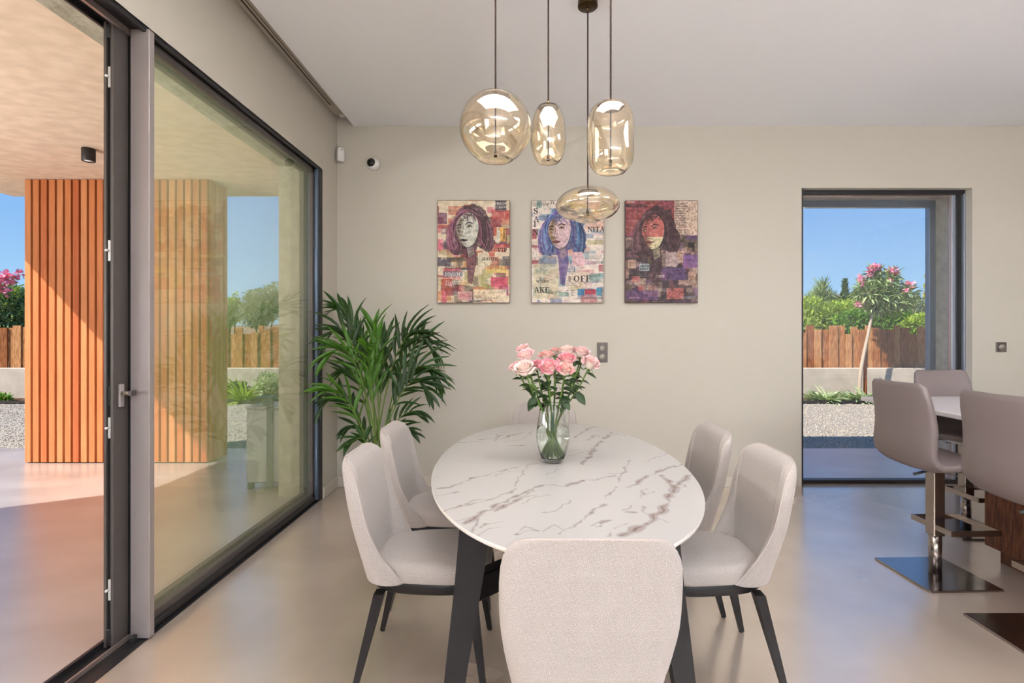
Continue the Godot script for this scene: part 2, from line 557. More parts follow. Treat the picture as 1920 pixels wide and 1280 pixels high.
func build_room() -> void:
	struct("floor", span(MB.new(), Vector3(-1.80, -0.25, -4.60), Vector3(6.5, 0, 4.7)), M.polished_concrete, "pale polished concrete floor of the dining room")
	var c := MB.new()
	span(c, Vector3(-1.525, 3.2, -4.5), Vector3(6.5, 3.45, 4.7))
	struct("ceiling", c, M.ceiling_paint, "smooth white painted ceiling")
	struct("roof", span(MB.new(), Vector3(-2.06, 3.36, -4.93), Vector3(6.8, 3.5, 5.0)), M.rough_render, "flat house roof slab over the room")
	var w := MB.new()
	span(w, Vector3(-1.86, -0.2, -4.5), Vector3(-1.672, 3.4, -4.152))
	span(w, Vector3(-1.86, 2.705, -4.152), Vector3(-1.672, 3.4, -0.18))
	span(w, Vector3(-1.86, -0.2, -0.18), Vector3(-1.672, 3.4, 4.7))
	struct("wall_left", w, M.wall_paint, "taupe painted wall around the sliding door")
	w = MB.new()
	span(w, Vector3(-1.86, -0.2, -4.70), Vector3(2.454, 3.4, -4.476))
	span(w, Vector3(2.454, 2.652, -4.70), Vector3(3.969, 3.4, -4.476))
	span(w, Vector3(3.969, -0.2, -4.70), Vector3(6.5, 3.4, -4.476))
	struct("wall_back", w, M.wall_paint, "taupe painted wall behind the dining table")
	w = MB.new()
	span(w, Vector3(6.3, -0.2, -4.7), Vector3(6.6, 3.4, 4.9))
	struct("wall_right", w, M.wall_paint)
	w = MB.new()
	span(w, Vector3(-2.06, -0.2, 4.6), Vector3(-1.3, 3.4, 4.9))
	span(w, Vector3(-1.3, 2.8, 4.6), Vector3(0.3, 3.4, 4.9))
	span(w, Vector3(0.3, -0.2, 4.6), Vector3(6.6, 3.4, 4.9))
	struct("wall_front", w, M.wall_paint)
	# unseen window behind the camera, placed to let daylight into the room
	for a in [["unseen_window_2", Vector3(-1.3, 0, 4.74), Vector3(0.3, 2.8, 4.80), 2, true]]:
		var f := MB.new()
		var p: Vector3 = a[1]
		var q: Vector3 = a[2]
		span(f, p, Vector3(q.x, p.y + 0.07, q.z))
		span(f, Vector3(p.x, q.y - 0.07, p.z), q)
		for k in a[3] + 1:
			var u = float(k) / a[3]
			if a[4]:
				var x := lerpf(p.x + 0.035, q.x - 0.035, u)
				span(f, Vector3(x - 0.035, p.y, p.z), Vector3(x + 0.035, q.y, q.z))
			else:
				var z := lerpf(p.z + 0.035, q.z - 0.035, u)
				span(f, Vector3(p.x, p.y, z - 0.035), Vector3(q.x, q.y, z + 0.035))
		var wn := struct(a[0], f, M.frame_metal)
		var m := (p + q) / 2.0
		part("pane", MB.new().box(m, Vector3(q.x - p.x - 0.05 if a[4] else 0.006, q.y - p.y - 0.05, 0.006 if a[4] else q.z - p.z - 0.05)), M.window_glass, wn)
	# baseboards
	var b := MB.new()
	span(b, Vector3(-1.672, 0, -4.476), Vector3(2.40, 0.093, -4.462), 0.003)
	struct("baseboard_back", b, M.baseboard_paint, "low painted baseboard under the paintings")
	struct("baseboard_corner", span(MB.new(), Vector3(4.0, 0, -4.476), Vector3(6.3, 0.093, -4.462), 0.003), M.baseboard_paint, "low painted baseboard right of the tall window")
	struct("baseboard_left", span(MB.new(), Vector3(-1.672, 0, -4.462), Vector3(-1.658, 0.093, -4.155), 0.003), M.baseboard_paint, "short painted baseboard in the left corner")
	# curtain rail in the ceiling recess
	var t := thing("curtain_rail", "beige double curtain rail in the ceiling recess above the sliding door", "curtain rail", Vector3(-1.60, 3.282, 0))
	part("rail", span(MB.new(), Vector3(-0.066, -0.012, -4.42), Vector3(0.018, 0.02, 2.0), 0.003), M.rail, t)
	part("slot", span(MB.new(), Vector3(-0.036, -0.0135, -4.22), Vector3(-0.026, -0.01, 2.0)), M.rail_slot, t)
	part("slot", span(MB.new(), Vector3(-0.008, -0.0135, -4.22), Vector3(-0.004, -0.01, 2.0)), M.rail_slot, t)
	part("end_cap", span(MB.new(), Vector3(-0.03, -0.02, -4.445), Vector3(0.012, 0.0, -4.40), 0.004), M.white_plastic, t)
	struct("trim_1", span(MB.new(), Vector3(-1.86, 3.36, -4.5), Vector3(-1.5, 3.45, 4.7)), M.wall_paint)


func build_terrace() -> void:
	var f := MB.new()
	span(f, Vector3(-7.6, -0.3, -6.0), Vector3(-1.845, -0.004, 6.0))
	span(f, Vector3(-1.845, -0.3, -6.0), Vector3(8.0, -0.004, -4.60))
	struct("terrace_floor", f, M.terrace_concrete, "smooth concrete terrace floor outside the room")
	var r := MB.new()
	span(r, Vector3(-6.08, 2.99, -5.99), Vector3(-2.06, 3.4, 5.5))
	struct("terrace_roof", r, M.terrace_ceiling, "flat rendered terrace roof over the slatted pillar")
	struct("unseen_terrace_wall", span(MB.new(), Vector3(-6.4, -0.2, -2.63), Vector3(-6.08, 3.4, 5.5)), M.rough_render)  # out of view, placed to shade the near terrace floor
	var w := MB.new()
	span(w, Vector3(-2.06, -0.2, -4.93), Vector3(-1.83, 3.4, -4.21))
	span(w, Vector3(-2.06, 2.755, -4.21), Vector3(-1.83, 3.4, -0.1))
	span(w, Vector3(-2.06, -0.2, -0.1), Vector3(-1.83, 3.4, 5.0))
	span(w, Vector3(-1.83, -0.2, -4.93), Vector3(2.40, 3.4, -4.70))
	span(w, Vector3(2.40, 2.64, -4.93), Vector3(3.945, 3.4, -4.70))
	span(w, Vector3(3.945, -0.2, -4.93), Vector3(6.6, 3.4, -4.70))
	struct("outer_wall", w, M.rough_render, "rough rendered outer face of the house wall")
	# pillar clad with upright slats
	var t := thing("slatted_pillar", "broad terrace pillar clad in upright orange brown timber slats", "pillar")
	part("core", span(MB.new(), Vector3(-5.27, 0, -5.61), Vector3(-3.36, 2.99, -5.345)), M.slat_gap, t)
	var n := 23
	var meshes := []
	var pitch := (5.29 - 3.347) / n
	for k in 4:
		meshes.append(MB.new().box(Vector3.ZERO, Vector3(pitch - 0.021, 2.982, 0.034), 0.003).mesh(M["slat_wood_%d" % k]))
	for i in n:
		var o := show_mesh("slat", meshes[rng.randi() % 4], t)
		o.position = Vector3(-5.29 + pitch * (i + 0.5), 1.495, -5.330)
	for i in 4:
		for sd in 2:
			var o := show_mesh("slat", meshes[rng.randi() % 4], t)
			o.rotation.y = PI / 2
			o.position = Vector3(-3.350 if sd == 0 else -5.278, 1.495, -5.385 - 0.075 * i)
	# spot under the terrace roof
	var s := thing("outdoor_spot_lamp", "dark cylindrical spot under the terrace roof in front of the pillar", "outdoor light", W(166, 291, 4.45))
	s.position.y = 2.99
	part("housing", MB.new().lathe([Vector2(0.0, 0), Vector2(0.048, 0), Vector2(0.05, -0.003), Vector2(0.05, -0.108), Vector2(0.047, -0.112), Vector2(0.042, -0.112), Vector2(0.040, -0.10), Vector2(0, -0.10)], 28), M.lamp_housing, s)
	part("lens", MB.new().lathe([Vector2(0, -0.100), Vector2(0.039, -0.100), Vector2(0.039, -0.106), Vector2(0, -0.106)], 24), M.led_white, s)
	# grey cabinet on feet with a bracket handle
	var c := thing("outdoor_cabinet", "grey metal box on short feet with a bracket handle, beside the terrace wall", "cabinet", Vector3(-2.245, 0, -4.52))
	part("body", span(MB.new(), Vector3(-0.19, 0.055, -0.2), Vector3(0.175, 0.70, 0.13), 0.012), M.cabinet_grey, c)
	var lid := part("lid", span(MB.new(), Vector3(-0.195, 0.70, -0.205), Vector3(0.18, 0.722, 0.135), 0.008), M.cabinet_grey, c)
	for p in [Vector2(-0.16, 0.1), Vector2(0.14, 0.1), Vector2(-0.16, -0.17), Vector2(0.14, -0.17)]:
		part("foot", span(MB.new(), Vector3(p.x - 0.022, 0, p.y - 0.022), Vector3(p.x + 0.022, 0.06, p.y + 0.022), 0.003), M.cabinet_dark, c)
	part("strap", span(MB.new(), Vector3(-0.005, 0.02, 0.13), Vector3(0.05, 0.79, 0.142), 0.002), M.cabinet_dark, c)
	var h := MB.new()
	span(h, Vector3(-0.11, 0.72, 0.0), Vector3(-0.065, 0.805, 0.012), 0.002)
	span(h, Vector3(-0.11, 0.795, 0.0), Vector3(0.05, 0.807, 0.142), 0.003)
	part("handle", h, M.cabinet_dark, c)


func build_door() -> void:
	# fixed frame with two tracks
	var d := MB.new()
	span(d, Vector3(-1.83, 2.70, -4.152), Vector3(-1.672, 2.712, -0.18))
	span(d, Vector3(-1.83, 2.675, -4.15), Vector3(-1.818, 2.712, -0.18))
	span(d, Vector3(-1.690, 2.685, -4.15), Vector3(-1.674, 2.712, -0.18))
	span(d, Vector3(-1.83, -0.02, -4.15), Vector3(-1.672, 0.004, -0.18))
	span(d, Vector3(-1.83, -0.02, -4.15), Vector3(-1.815, 0.03, -0.18))
	span(d, Vector3(-1.83, 0, -4.155), Vector3(-1.672, 2.71, -4.115))
	span(d, Vector3(-1.695, 0, -4.12), Vector3(-1.668, 2.71, -4.085), 0.002)
	span(d, Vector3(-1.83, 0, -0.22), Vector3(-1.672, 2.71, -0.17))
	var o := struct("door_1", d, M.frame_dark, "dark metal frame of the terrace sliding door")
	part("track_rib", span(MB.new(), Vector3(-1.759, 0.0, -4.115), Vector3(-1.750, 0.022, -0.22)), M.track_rib, o)
	part("track_rib", span(MB.new(), Vector3(-1.763, 2.675, -4.115), Vector3(-1.748, 2.70, -0.22)), M.track_rib, o)
	part("jamb_profile", span(MB.new(), Vector3(-1.700, 0.02, -4.118), Vector3(-1.676, 2.69, -4.06), 0.002), M.steel_blue, o)
	# inner leaf, shut
	var a := thing("sliding_door_leaf", "sliding glass door leaf with a broad pale stile facing the room", "door leaf", Vector3(0, 0, 0))
	part("stile", span(MB.new(), Vector3(-1.745, 0.008, -2.258), Vector3(-1.660, 2.700, -2.225), 0.003), M.frame_light, a)
	part("stile", span(MB.new(), Vector3(-1.738, 0.012, -4.11), Vector3(-1.702, 2.69, -4.03), 0.002), M.frame_metal, a)
	part("bottom_rail", span(MB.new(), Vector3(-1.738, 0.012, -4.08), Vector3(-1.702, 0.082, -2.256), 0.003), M.frame_metal, a)
	part("bottom_rail", span(MB.new(), Vector3(-1.701, 0.012, -4.08), Vector3(-1.693, 0.046, -2.256), 0.001), M.frame_dark, a)
	part("top_rail", span(MB.new(), Vector3(-1.738, 2.648, -4.08), Vector3(-1.702, 2.69, -2.256), 0.003), M.frame_metal, a)
	part("glass_pane", span(MB.new(), Vector3(-1.723, 0.075, -4.04), Vector3(-1.717, 2.66, -2.255)), M.door_glass, a)
	part("dark_gap_strip", span(MB.new(), Vector3(-1.7650, 0.012, -2.258), Vector3(-1.744, 2.69, -2.238)), M.gasket, a)  # dark strip added so the gap between the leaves stays black
	part("end_block", span(MB.new(), Vector3(-1.732, 0.0, -2.226), Vector3(-1.712, 0.03, -2.20), 0.003), M.frame_dark, a)
	# outer leaf, slid open behind it
	var b := thing("sliding_door_leaf", "sliding glass door leaf with lock plates and a lever handle, slid open", "door leaf", Vector3(0, 0, 0))
	var lf := MB.new()
	span(lf, Vector3(-1.803, 0.012, -2.235), Vector3(-1.792, 2.69, -2.155))
	span(lf, Vector3(-1.774, 0.012, -2.235), Vector3(-1.762, 2.69, -2.155), 0.001)
	span(lf, Vector3(-1.792, 0.012, -2.235), Vector3(-1.774, 2.69, -2.168))
	part("stile", lf, M.frame_metal, b)
	part("groove", span(MB.new(), Vector3(-1.7915, 0.05, -2.169), Vector3(-1.7745, 2.65, -2.164)), M.gasket, b)
	part("stile", span(MB.new(), Vector3(-1.803, 0.012, -4.11), Vector3(-1.766, 2.69, -4.02), 0.002), M.frame_metal, b)
	part("bottom_rail", span(MB.new(), Vector3(-1.803, 0.012, -4.06), Vector3(-1.766, 0.085, -2.235), 0.003), M.frame_metal, b)
	part("top_rail", span(MB.new(), Vector3(-1.803, 2.65, -4.06), Vector3(-1.766, 2.69, -2.235), 0.003), M.frame_metal, b)
	part("glass_pane", span(MB.new(), Vector3(-1.788, 0.075, -4.03), Vector3(-1.782, 2.66, -2.23)), M.door_glass, b)
	for h in [2.455, 1.71, 0.95, 0.255]:
		var lp := MB.new()
		span(lp, Vector3(-1.791, h - 0.045, -2.166), Vector3(-1.777, h + 0.045, -2.160), 0.002)
		var pl := part("lock_plate", lp, M.zinc, b)
		part("lock_pin", MB.new().tube([Vector3(-1.788, h, -2.162), Vector3(-1.788, h, -2.148)], 0.0055, 0.0055, 12), M.zinc, pl)
	part("latch", span(MB.new(), Vector3(-1.792, 1.045, -2.166), Vector3(-1.776, 1.13, -2.158), 0.002), M.gasket, b)
	for h in [0.035, 2.62]:
		part("guide_block", span(MB.new(), Vector3(-1.794, h, -2.17), Vector3(-1.776, h + 0.055, -2.152), 0.003), M.frame_dark, b)
	part("handle_plate", span(MB.new(), Vector3(-1.763, 1.035, -2.205), Vector3(-1.752, 1.135, -2.178), 0.003), M.frame_light, b)
	var hd := MB.new().tube([Vector3(-1.752, 1.095, -2.190), Vector3(-1.715, 1.095, -2.190)], 0.009, 0.009, 12)
	part("handle_neck", hd, M.nickel, b)
	part("handle_lever", span(MB.new(), Vector3(-1.718, 1.083, -2.215), Vector3(-1.706, 1.107, -2.176), 0.004), M.frame_metal, b)


func build_window() -> void:
	var f := MB.new()
	var z0 := -4.63
	var z1 := -4.555
	span(f, Vector3(2.40, 0, z0), Vector3(3.90, 0.035, z1), 0.003)
	span(f, Vector3(2.40, 2.615, z0), Vector3(3.969, 2.66, z1 + 0.01), 0.003)
	span(f, Vector3(2.440, 0, z0), Vector3(2.472, 2.65, z1 + 0.075), 0.003)
	span(f, Vector3(3.905, 0, z0), Vector3(3.975, 2.65, z1 - 0.012), 0.003)
	var o := struct("window_1", f, M.frame_dark, "tall dark framed window onto the garden at the right")
	part("window_jamb", span(MB.new(), Vector3(3.872, 0.03, -4.625), Vector3(3.915, 2.62, -4.575), 0.003), M.jamb_metal, o)
	part("window_stop", span(MB.new(), Vector3(3.952, 0.03, -4.575), Vector3(3.97, 2.62, -4.54), 0.002), M.jamb_metal, o)
	part("window_bead", span(MB.new(), Vector3(3.862, 0.03, -4.615), Vector3(3.874, 2.62, -4.585), 0.002), M.track_rib, o)
	part("head_bead", span(MB.new(), Vector3(2.46, 2.60, -4.615), Vector3(3.872, 2.616, -4.58), 0.002), M.track_rib, o)
	part("pane", span(MB.new(), Vector3(2.45, 0.03, -4.602), Vector3(3.87, 2.61, -4.596)), M.window_glass, o)
	var s := MB.new()
	span(s, Vector3(3.885, 0.0, -4.90), Vector3(3.955, 2.64, -4.845), 0.003)
	span(s, Vector3(2.40, 2.575, -4.90), Vector3(3.955, 2.645, -4.845), 0.003)
	struct("trim_2", s, M.steel_blue, "blue grey metal edge round the outside of the tall window")


func build_table() -> void:
	var c := Vector3(0.155, 0, -2.396)
	var t := thing("dining_table", "oval white marble dining table on angled dark wooden legs", "table", c)
	var tilt := deg_to_rad(-1.2)
	t.rotation.y = -tilt
	var a := 0.5725
	var b := 1.058
	# marble picture: veins traced in the table plane
	var px := 640
	var py := 1184
	var im := Image.create(px, py, false, Image.FORMAT_RGB8)
	im.fill(Color(0.725, 0.71, 0.705))
	var nz := FastNoiseLite.new()
	nz.seed = 5
	nz.frequency = 0.02
	nz.fractal_octaves = 4
	var lines := [
		[6, [200, 725, 300, 680, 400, 620, 520, 570, 620, 530, 720, 490, 800, 468, 920, 470, 1050, 440, 1160, 425, 1270, 400]],
		[4, [50, 485, 150, 480, 280, 420, 380, 400, 480, 375, 610, 340]], [5, [980, 760, 1000, 730, 1040, 680, 1110, 625, 1160, 605, 1200, 600]],
		[6, [1350, 490, 1440, 440, 1500, 410, 1590, 370, 1660, 355, 1740, 330]], [7, [1590, 405, 1640, 450, 1665, 490, 1640, 540, 1590, 620, 1550, 670, 1510, 700, 1440, 740, 1350, 780, 1260, 810]],
		[6, [1665, 490, 1710, 450, 1760, 420, 1810, 395]], [4, [1450, 620, 1480, 670, 1510, 700, 1600, 720]], [6, [1050, 330, 1080, 300, 1120, 260, 1150, 210, 1230, 140, 1280, 110]],
		[3, [1280, 450, 1310, 390, 1340, 370, 1360, 330, 1390, 300]], [4, [1300, 660, 1390, 655]], [4, [1170, 815, 1230, 790]], [4, [1130, 735, 1210, 700]], [4, [1450, 530, 1475, 490]],
		[4, [370, 155, 450, 150, 520, 130, 580, 120]], [5, [1010, 150, 1060, 110, 1130, 80, 1170, 75]], [5, [980, 180, 1040, 160, 1100, 165, 1160, 130]],
		[3, [600, 470, 610, 430, 640, 380, 700, 330, 760, 320]], [3, [75, 530, 200, 500]], [3, [240, 600, 350, 570, 470, 540, 600, 490]], [2, [210, 300, 300, 305]], [4, [560, 200, 680, 195]],
		[4, [980, 240, 1050, 230, 1110, 240, 1150, 210]], [3, [1150, 130, 1220, 150, 1300, 120, 1380, 140]], [3, [1280, 640, 1300, 630]], [3, [270, 780, 300, 700, 320, 690]],
		[5, [430, 635, 540, 590, 600, 560, 700, 500]], [3, [100, 640, 180, 610, 260, 590]], [3, [1180, 560, 1240, 510, 1290, 480]], [3, [190, 180, 320, 170, 400, 175]], [4, [480, 160, 560, 140, 660, 110]]]
	var rv := RandomNumberGenerator.new()
	rv.seed = 12
	for i in 34:
		var x0 := rv.randf_range(60, 1700)
		var y0 := rv.randf_range(90, 800)
		var ln := rv.randf_range(60, 200)
		lines.append([2, [x0, y0, x0 + ln * 0.5, y0 - ln * rv.randf_range(0.05, 0.3), x0 + ln, y0 - ln * rv.randf_range(0.1, 0.5)]])
	for l in lines:
		var pts := []
		for i in range(0, l[1].size(), 2):
			var y: float = 780.0 + l[1][i + 1] / 3.623
			var d := F * (EYE - 0.75) / (y - CY)
			var p := Vector3((800.0 + l[1][i] / 3.623 - CX) * d / F, 0, -d) - c
			pts.append(Vector2((p.x / a / 2.0 + 0.5) * px, (p.z / b / 2.0 + 0.5) * py))
		var along := 0.0
		for i in pts.size() - 1:
			var n := int(pts[i].distance_to(pts[i + 1]) * 2.0) + 1
			for k in n:
				along += 0.5
				var p: Vector2 = pts[i].lerp(pts[i + 1], float(k) / n)
				p += Vector2(nz.get_noise_2d(along * 0.9, l[1][0] * 3.0), nz.get_noise_2d(along * 0.9, l[1][1] * 3.0 + 900.0)) * 13.0
				var r: float = l[0] * (0.30 + 0.45 * nz.get_noise_2d(along * 0.8, l[1][0] * 2.0 + 400.0))
				dab(im, p, maxf(r, 0.6) * 3.4, Color(0.62, 0.57, 0.55), 0.032)
				dab(im, p, maxf(r, 0.65), Color(0.42, 0.355, 0.33), 0.15)
	var m := std("marble", Color.WHITE, 0.25, 0, 0.5)
	m.albedo_texture = ImageTexture.create_from_image(im)
	var rings := []
	for q in [[0.7215, -0.035], [0.7365, -0.002], [0.7405, 0.0], [0.7475, 0.0], [0.7495, -0.0015]]:
		rings.append(oval(a + q[1], b + q[1], 2.05, q[0], 96))
	var e := MB.new()
	e.loft(rings, true, true, false)
	part("table_edge", e, M.table_edge, t)
	var top := MB.new()
	var vs := PackedVector3Array()
	var us := PackedVector2Array()
	var rim := oval(a - 0.0015, b - 0.0015, 2.05, 0.7495, 96)
	for i in 96:
		for p in [Vector3(0, 0.7497, 0), rim[i], rim[(i + 1) % 96]]:
			vs.append(p)
			us.append(Vector2(p.x / a / 2.0 + 0.5, p.z / b / 2.0 + 0.5))
	top.add(vs, false, us, false)
	part("marble_top", top, m, t)
	# legs
	for sx in [-1, 1]:
		for sz in [-1, 1]:
			var lg := []
			for q in [[0.0, 0.395, 0.80, 0.026], [0.30, 0.358, 0.77, 0.035], [0.56, 0.322, 0.745, 0.044], [0.725, 0.302, 0.735, 0.050]]:
				var p := Vector3(sx * q[1] - 0.03, q[0], sz * q[2])
				var h: float = q[3]
				lg.append(PackedVector3Array([p + Vector3(-h, 0, -h), p + Vector3(h, 0, -h), p + Vector3(h, 0, h), p + Vector3(-h, 0, h)]))
			part("leg", MB.new().loft(lg, false), M.ebony, t)
			var br := MB.new()
			var p0 := Vector3(sx * 0.33 - 0.03, 0.515, sz * 0.74)
			var p1 := Vector3(sx * 0.03, 0.515, sz * 0.42)
			var dir := (p1 - p0).normalized()
			br.box((p0 + p1) / 2, Vector3(0.05, 0.085, p0.distance_to(p1)), 0.004, Basis.looking_at(dir))
			part("brace", br, M.ebony, t)
	part("beam", MB.new().box(Vector3(0, 0.515, 0), Vector3(0.09, 0.085, 0.95), 0.005), M.ebony, t)
	part("frame", MB.new().box(Vector3(0, 0.70, 0), Vector3(0.62, 0.03, 1.48), 0.005), M.ebony, t)


func dab(im: Image, p: Vector2, r: float, col: Color, alpha: float) -> void:
	for y in range(int(p.y - r), int(p.y + r) + 2):
		for x in range(int(p.x - r), int(p.x + r) + 2):
			if x < 0 or y < 0 or x >= im.get_width() or y >= im.get_height():
				continue
			var k := clampf(1.0 - Vector2(x, y).distance_to(p) / (r + 0.5), 0.0, 1.0) * alpha
			if k > 0.0:
				im.set_pixel(x, y, im.get_pixel(x, y).lerp(col, minf(1.0, k)))


func shell_half(y: float) -> float:
	return tab([Vector2(0.40, 0.196), Vector2(0.46, 0.208), Vector2(0.52, 0.221), Vector2(0.60, 0.234), Vector2(0.68, 0.240), Vector2(0.76, 0.239), Vector2(0.82, 0.231), Vector2(0.872, 0.217)], y)


func shell_round(y: float) -> float:
	return tab([Vector2(0.40, 0.10), Vector2(0.50, 0.085), Vector2(0.62, 0.062), Vector2(0.87, 0.055)], y)


func shell_plan(s: float, y: float) -> Array:
	var a := shell_half(y)
	var rc := shell_round(y)
	var l1 := a - rc
	var q := absf(s)
	var p: Vector2
	var n: Vector2
	if q < l1:
		p = Vector2(q, 0)
		n = Vector2(0, -1)
	elif q < l1 + rc * PI / 2:
		var f := (q - l1) / rc
		p = Vector2(l1 + rc * sin(f), rc * (1 - cos(f)))
		n = Vector2(sin(f), -cos(f))
	else:
		p = Vector2(a, rc + q - l1 - rc * PI / 2)
		n = Vector2(1, 0)
	p.y += 0.25 * p.x * p.x
	if s < 0:
		p.x = -p.x
		n.x = -n.x
	return [p, n]


func taper(r: PackedVector3Array) -> PackedVector3Array:
	for i in r.size():
		r[i].x *= lerpf(0.84, 1.0, clampf((r[i].z + 0.22) / 0.3, 0.0, 1.0))
	return r


func make_chair() -> Node3D:
	var t := thing("dining_chair", "chair", "chair")
	var ys := [0.400, 0.404, 0.43, 0.46, 0.50, 0.54, 0.58, 0.62, 0.66, 0.70, 0.74, 0.78, 0.81, 0.83, 0.842, 0.852, 0.861, 0.867, 0.871]
	var reach := [Vector2(0.40, 1.20), Vector2(0.44, 1.13), Vector2(0.50, 1.04), Vector2(0.56, 1.0), Vector2(0.62, 0.985), Vector2(0.70, 0.97), Vector2(0.78, 0.96), Vector2(0.80, 0.95), Vector2(0.82, 0.92), Vector2(0.84, 0.85), Vector2(0.852, 0.775), Vector2(0.861, 0.69), Vector2(0.867, 0.59), Vector2(0.871, 0.46)]
	var rings := []
	var N := 30
	var edge_l := []
	var edge_r := []
	for y in ys:
		var a := shell_half(y)
		var sm: float = (a + shell_round(y) * (PI / 2 - 1.0)) * tab(reach, y)
		var lean: float = -0.245 - 0.085 * (y - 0.40) / 0.47
		var th := tab([Vector2(0.40, 0.050), Vector2(0.70, 0.058), Vector2(0.83, 0.056), Vector2(0.852, 0.046), Vector2(0.862, 0.034), Vector2(0.867, 0.024), Vector2(0.871, 0.008)], y)
		var ring := PackedVector3Array()
		var back := PackedVector3Array()
		for i in N + 1:
			var e := sin(lerpf(-1.0, 1.0, float(i) / N) * PI / 2)
			var pn := shell_plan(e * sm, y)
			var k := sqrt(maxf(0.0, 1.0 - pow(maxf(0.0, (absf(e) - (1.0 - th / sm)) / (th / sm)), 2.0)))
			var o: Vector2 = pn[0] - pn[1] * (th - th * k) * 0.5
			var q: Vector2 = pn[0] - pn[1] * (th + th * k) * 0.5
			ring.append(Vector3(o.x, y, lean + o.y))
			if i > 0 and i < N:
				back.append(Vector3(q.x, y, lean + q.y))
			if i == 1:
				edge_l.append(ring[-1])
			if i == N - 1:
				edge_r.append(ring[-1])
		back.reverse()
		ring.append_array(back)
		rings.append(ring)
	var bk := part("backrest", MB.new().loft(rings), M.boucle, t)
	edge_r.reverse()
	part("piping", MB.new().tube(edge_l + edge_r, 0.0032, 0.0032, 6), M.piping, bk)
	var st := []
	for q in [[0.402, 0.97], [0.412, 0.995], [0.435, 1.0], [0.452, 0.99], [0.466, 0.955], [0.474, 0.88], [0.479, 0.74], [0.483, 0.5], [0.485, 0.2]]:
		st.append(taper(oval(0.204 * q[1], 0.236 * q[1], 3.4, q[0], 48, Vector3(0, 0, 0.012))))
	part("seat", MB.new().loft(st), M.boucle, t)
	var fr := []
	for q in [[0.360, 0.975], [0.364, 0.99], [0.400, 1.0], [0.403, 0.98]]:
		fr.append(taper(oval(0.198 * q[1], 0.236 * q[1], 3.0, q[0], 48, Vector3(0, 0, 0.0))))
	part("seat_frame", MB.new().loft(fr), M.ebony, t)
	for sx in [-1, 1]:
		for sz in [-1, 1]:
			var tp := Vector3(sx * 0.165, 0.365, 0.175 * sz)
			var ft := Vector3(sx * 0.205, 0.008, 0.225 if sz > 0 else -0.262)
			var lg := []
			for q in [[0.0, 0.024], [0.5, 0.0185], [1.0, 0.0125]]:
				var p := tp.lerp(ft, q[0])
				var h: float = q[1]
				lg.append(PackedVector3Array([p + Vector3(-h, 0, -h * 0.8), p + Vector3(h, 0, -h * 0.8), p + Vector3(h, 0, h * 0.8), p + Vector3(-h, 0, h * 0.8)]))
			var lo := part("leg", MB.new().loft(lg, false), M.ebony, t)
			part("foot_glide", MB.new().lathe([Vector2(0, -0.008), Vector2(0.009, -0.008), Vector2(0.011, -0.004), Vector2(0.009, 0.004), Vector2(0, 0.004)], 12, ft), M.glide, lo)
	return t


func build_chairs() -> void:
	var first := make_chair()
	var list := [
		[-0.385, 2.10, 91.0, "cream dining chair on the left of the table, nearest the camera"],
		[-0.405, 2.67, 90.0, "cream dining chair on the left of the table, in front of the palm"],
		[0.715, 2.09, -91.0, "cream dining chair on the right of the table, nearest the camera"],
		[0.685, 2.615, -90.0, "cream dining chair on the right of the table, further from the camera"],
		[0.130, 3.25, 0.0, "cream dining chair at the far end of the table, behind the roses"],
		[0.165, 1.50, 179.0, "cream dining chair at the near end of the table, its back to the camera"]]
	for i in list.size():
		var o: Node3D = first
		if i > 0:
			o = first.duplicate()
			o.name = numbered("dining_chair")
			add_child(o, true)
		o.position = Vector3(list[i][0], 0, -list[i][1])
		o.rotation.y = deg_to_rad(list[i][2])
		tag(o, list[i][3], "chair", "cream dining chairs round the table")


func build_island() -> void:
	var t := thing("kitchen_island", "dark walnut kitchen island base under the pale bar top", "island")
	part("body", span(MB.new(), Vector3(2.74, 0.10, -3.0), Vector3(4.4, 0.872, -0.6), 0.003), M.walnut, t)
	part("plinth", span(MB.new(), Vector3(2.815, 0, -2.985), Vector3(4.3, 0.10, -0.65)), M.walnut, t)
	for k in 3:
		part("side_panel", span(MB.new(), Vector3(2.728, 0.104, -2.995 + k * 0.8), Vector3(2.742, 0.868, -2.205 + k * 0.8), 0.002), M.walnut, t)
	var w := thing("stone_worktop", "pale lilac grey stone bar top over the walnut island", "worktop")
	part("slab", span(MB.new(), Vector3(2.42, 0.874, -3.64), Vector3(4.45, 0.904, -0.55), 0.004), M.quartz, w)


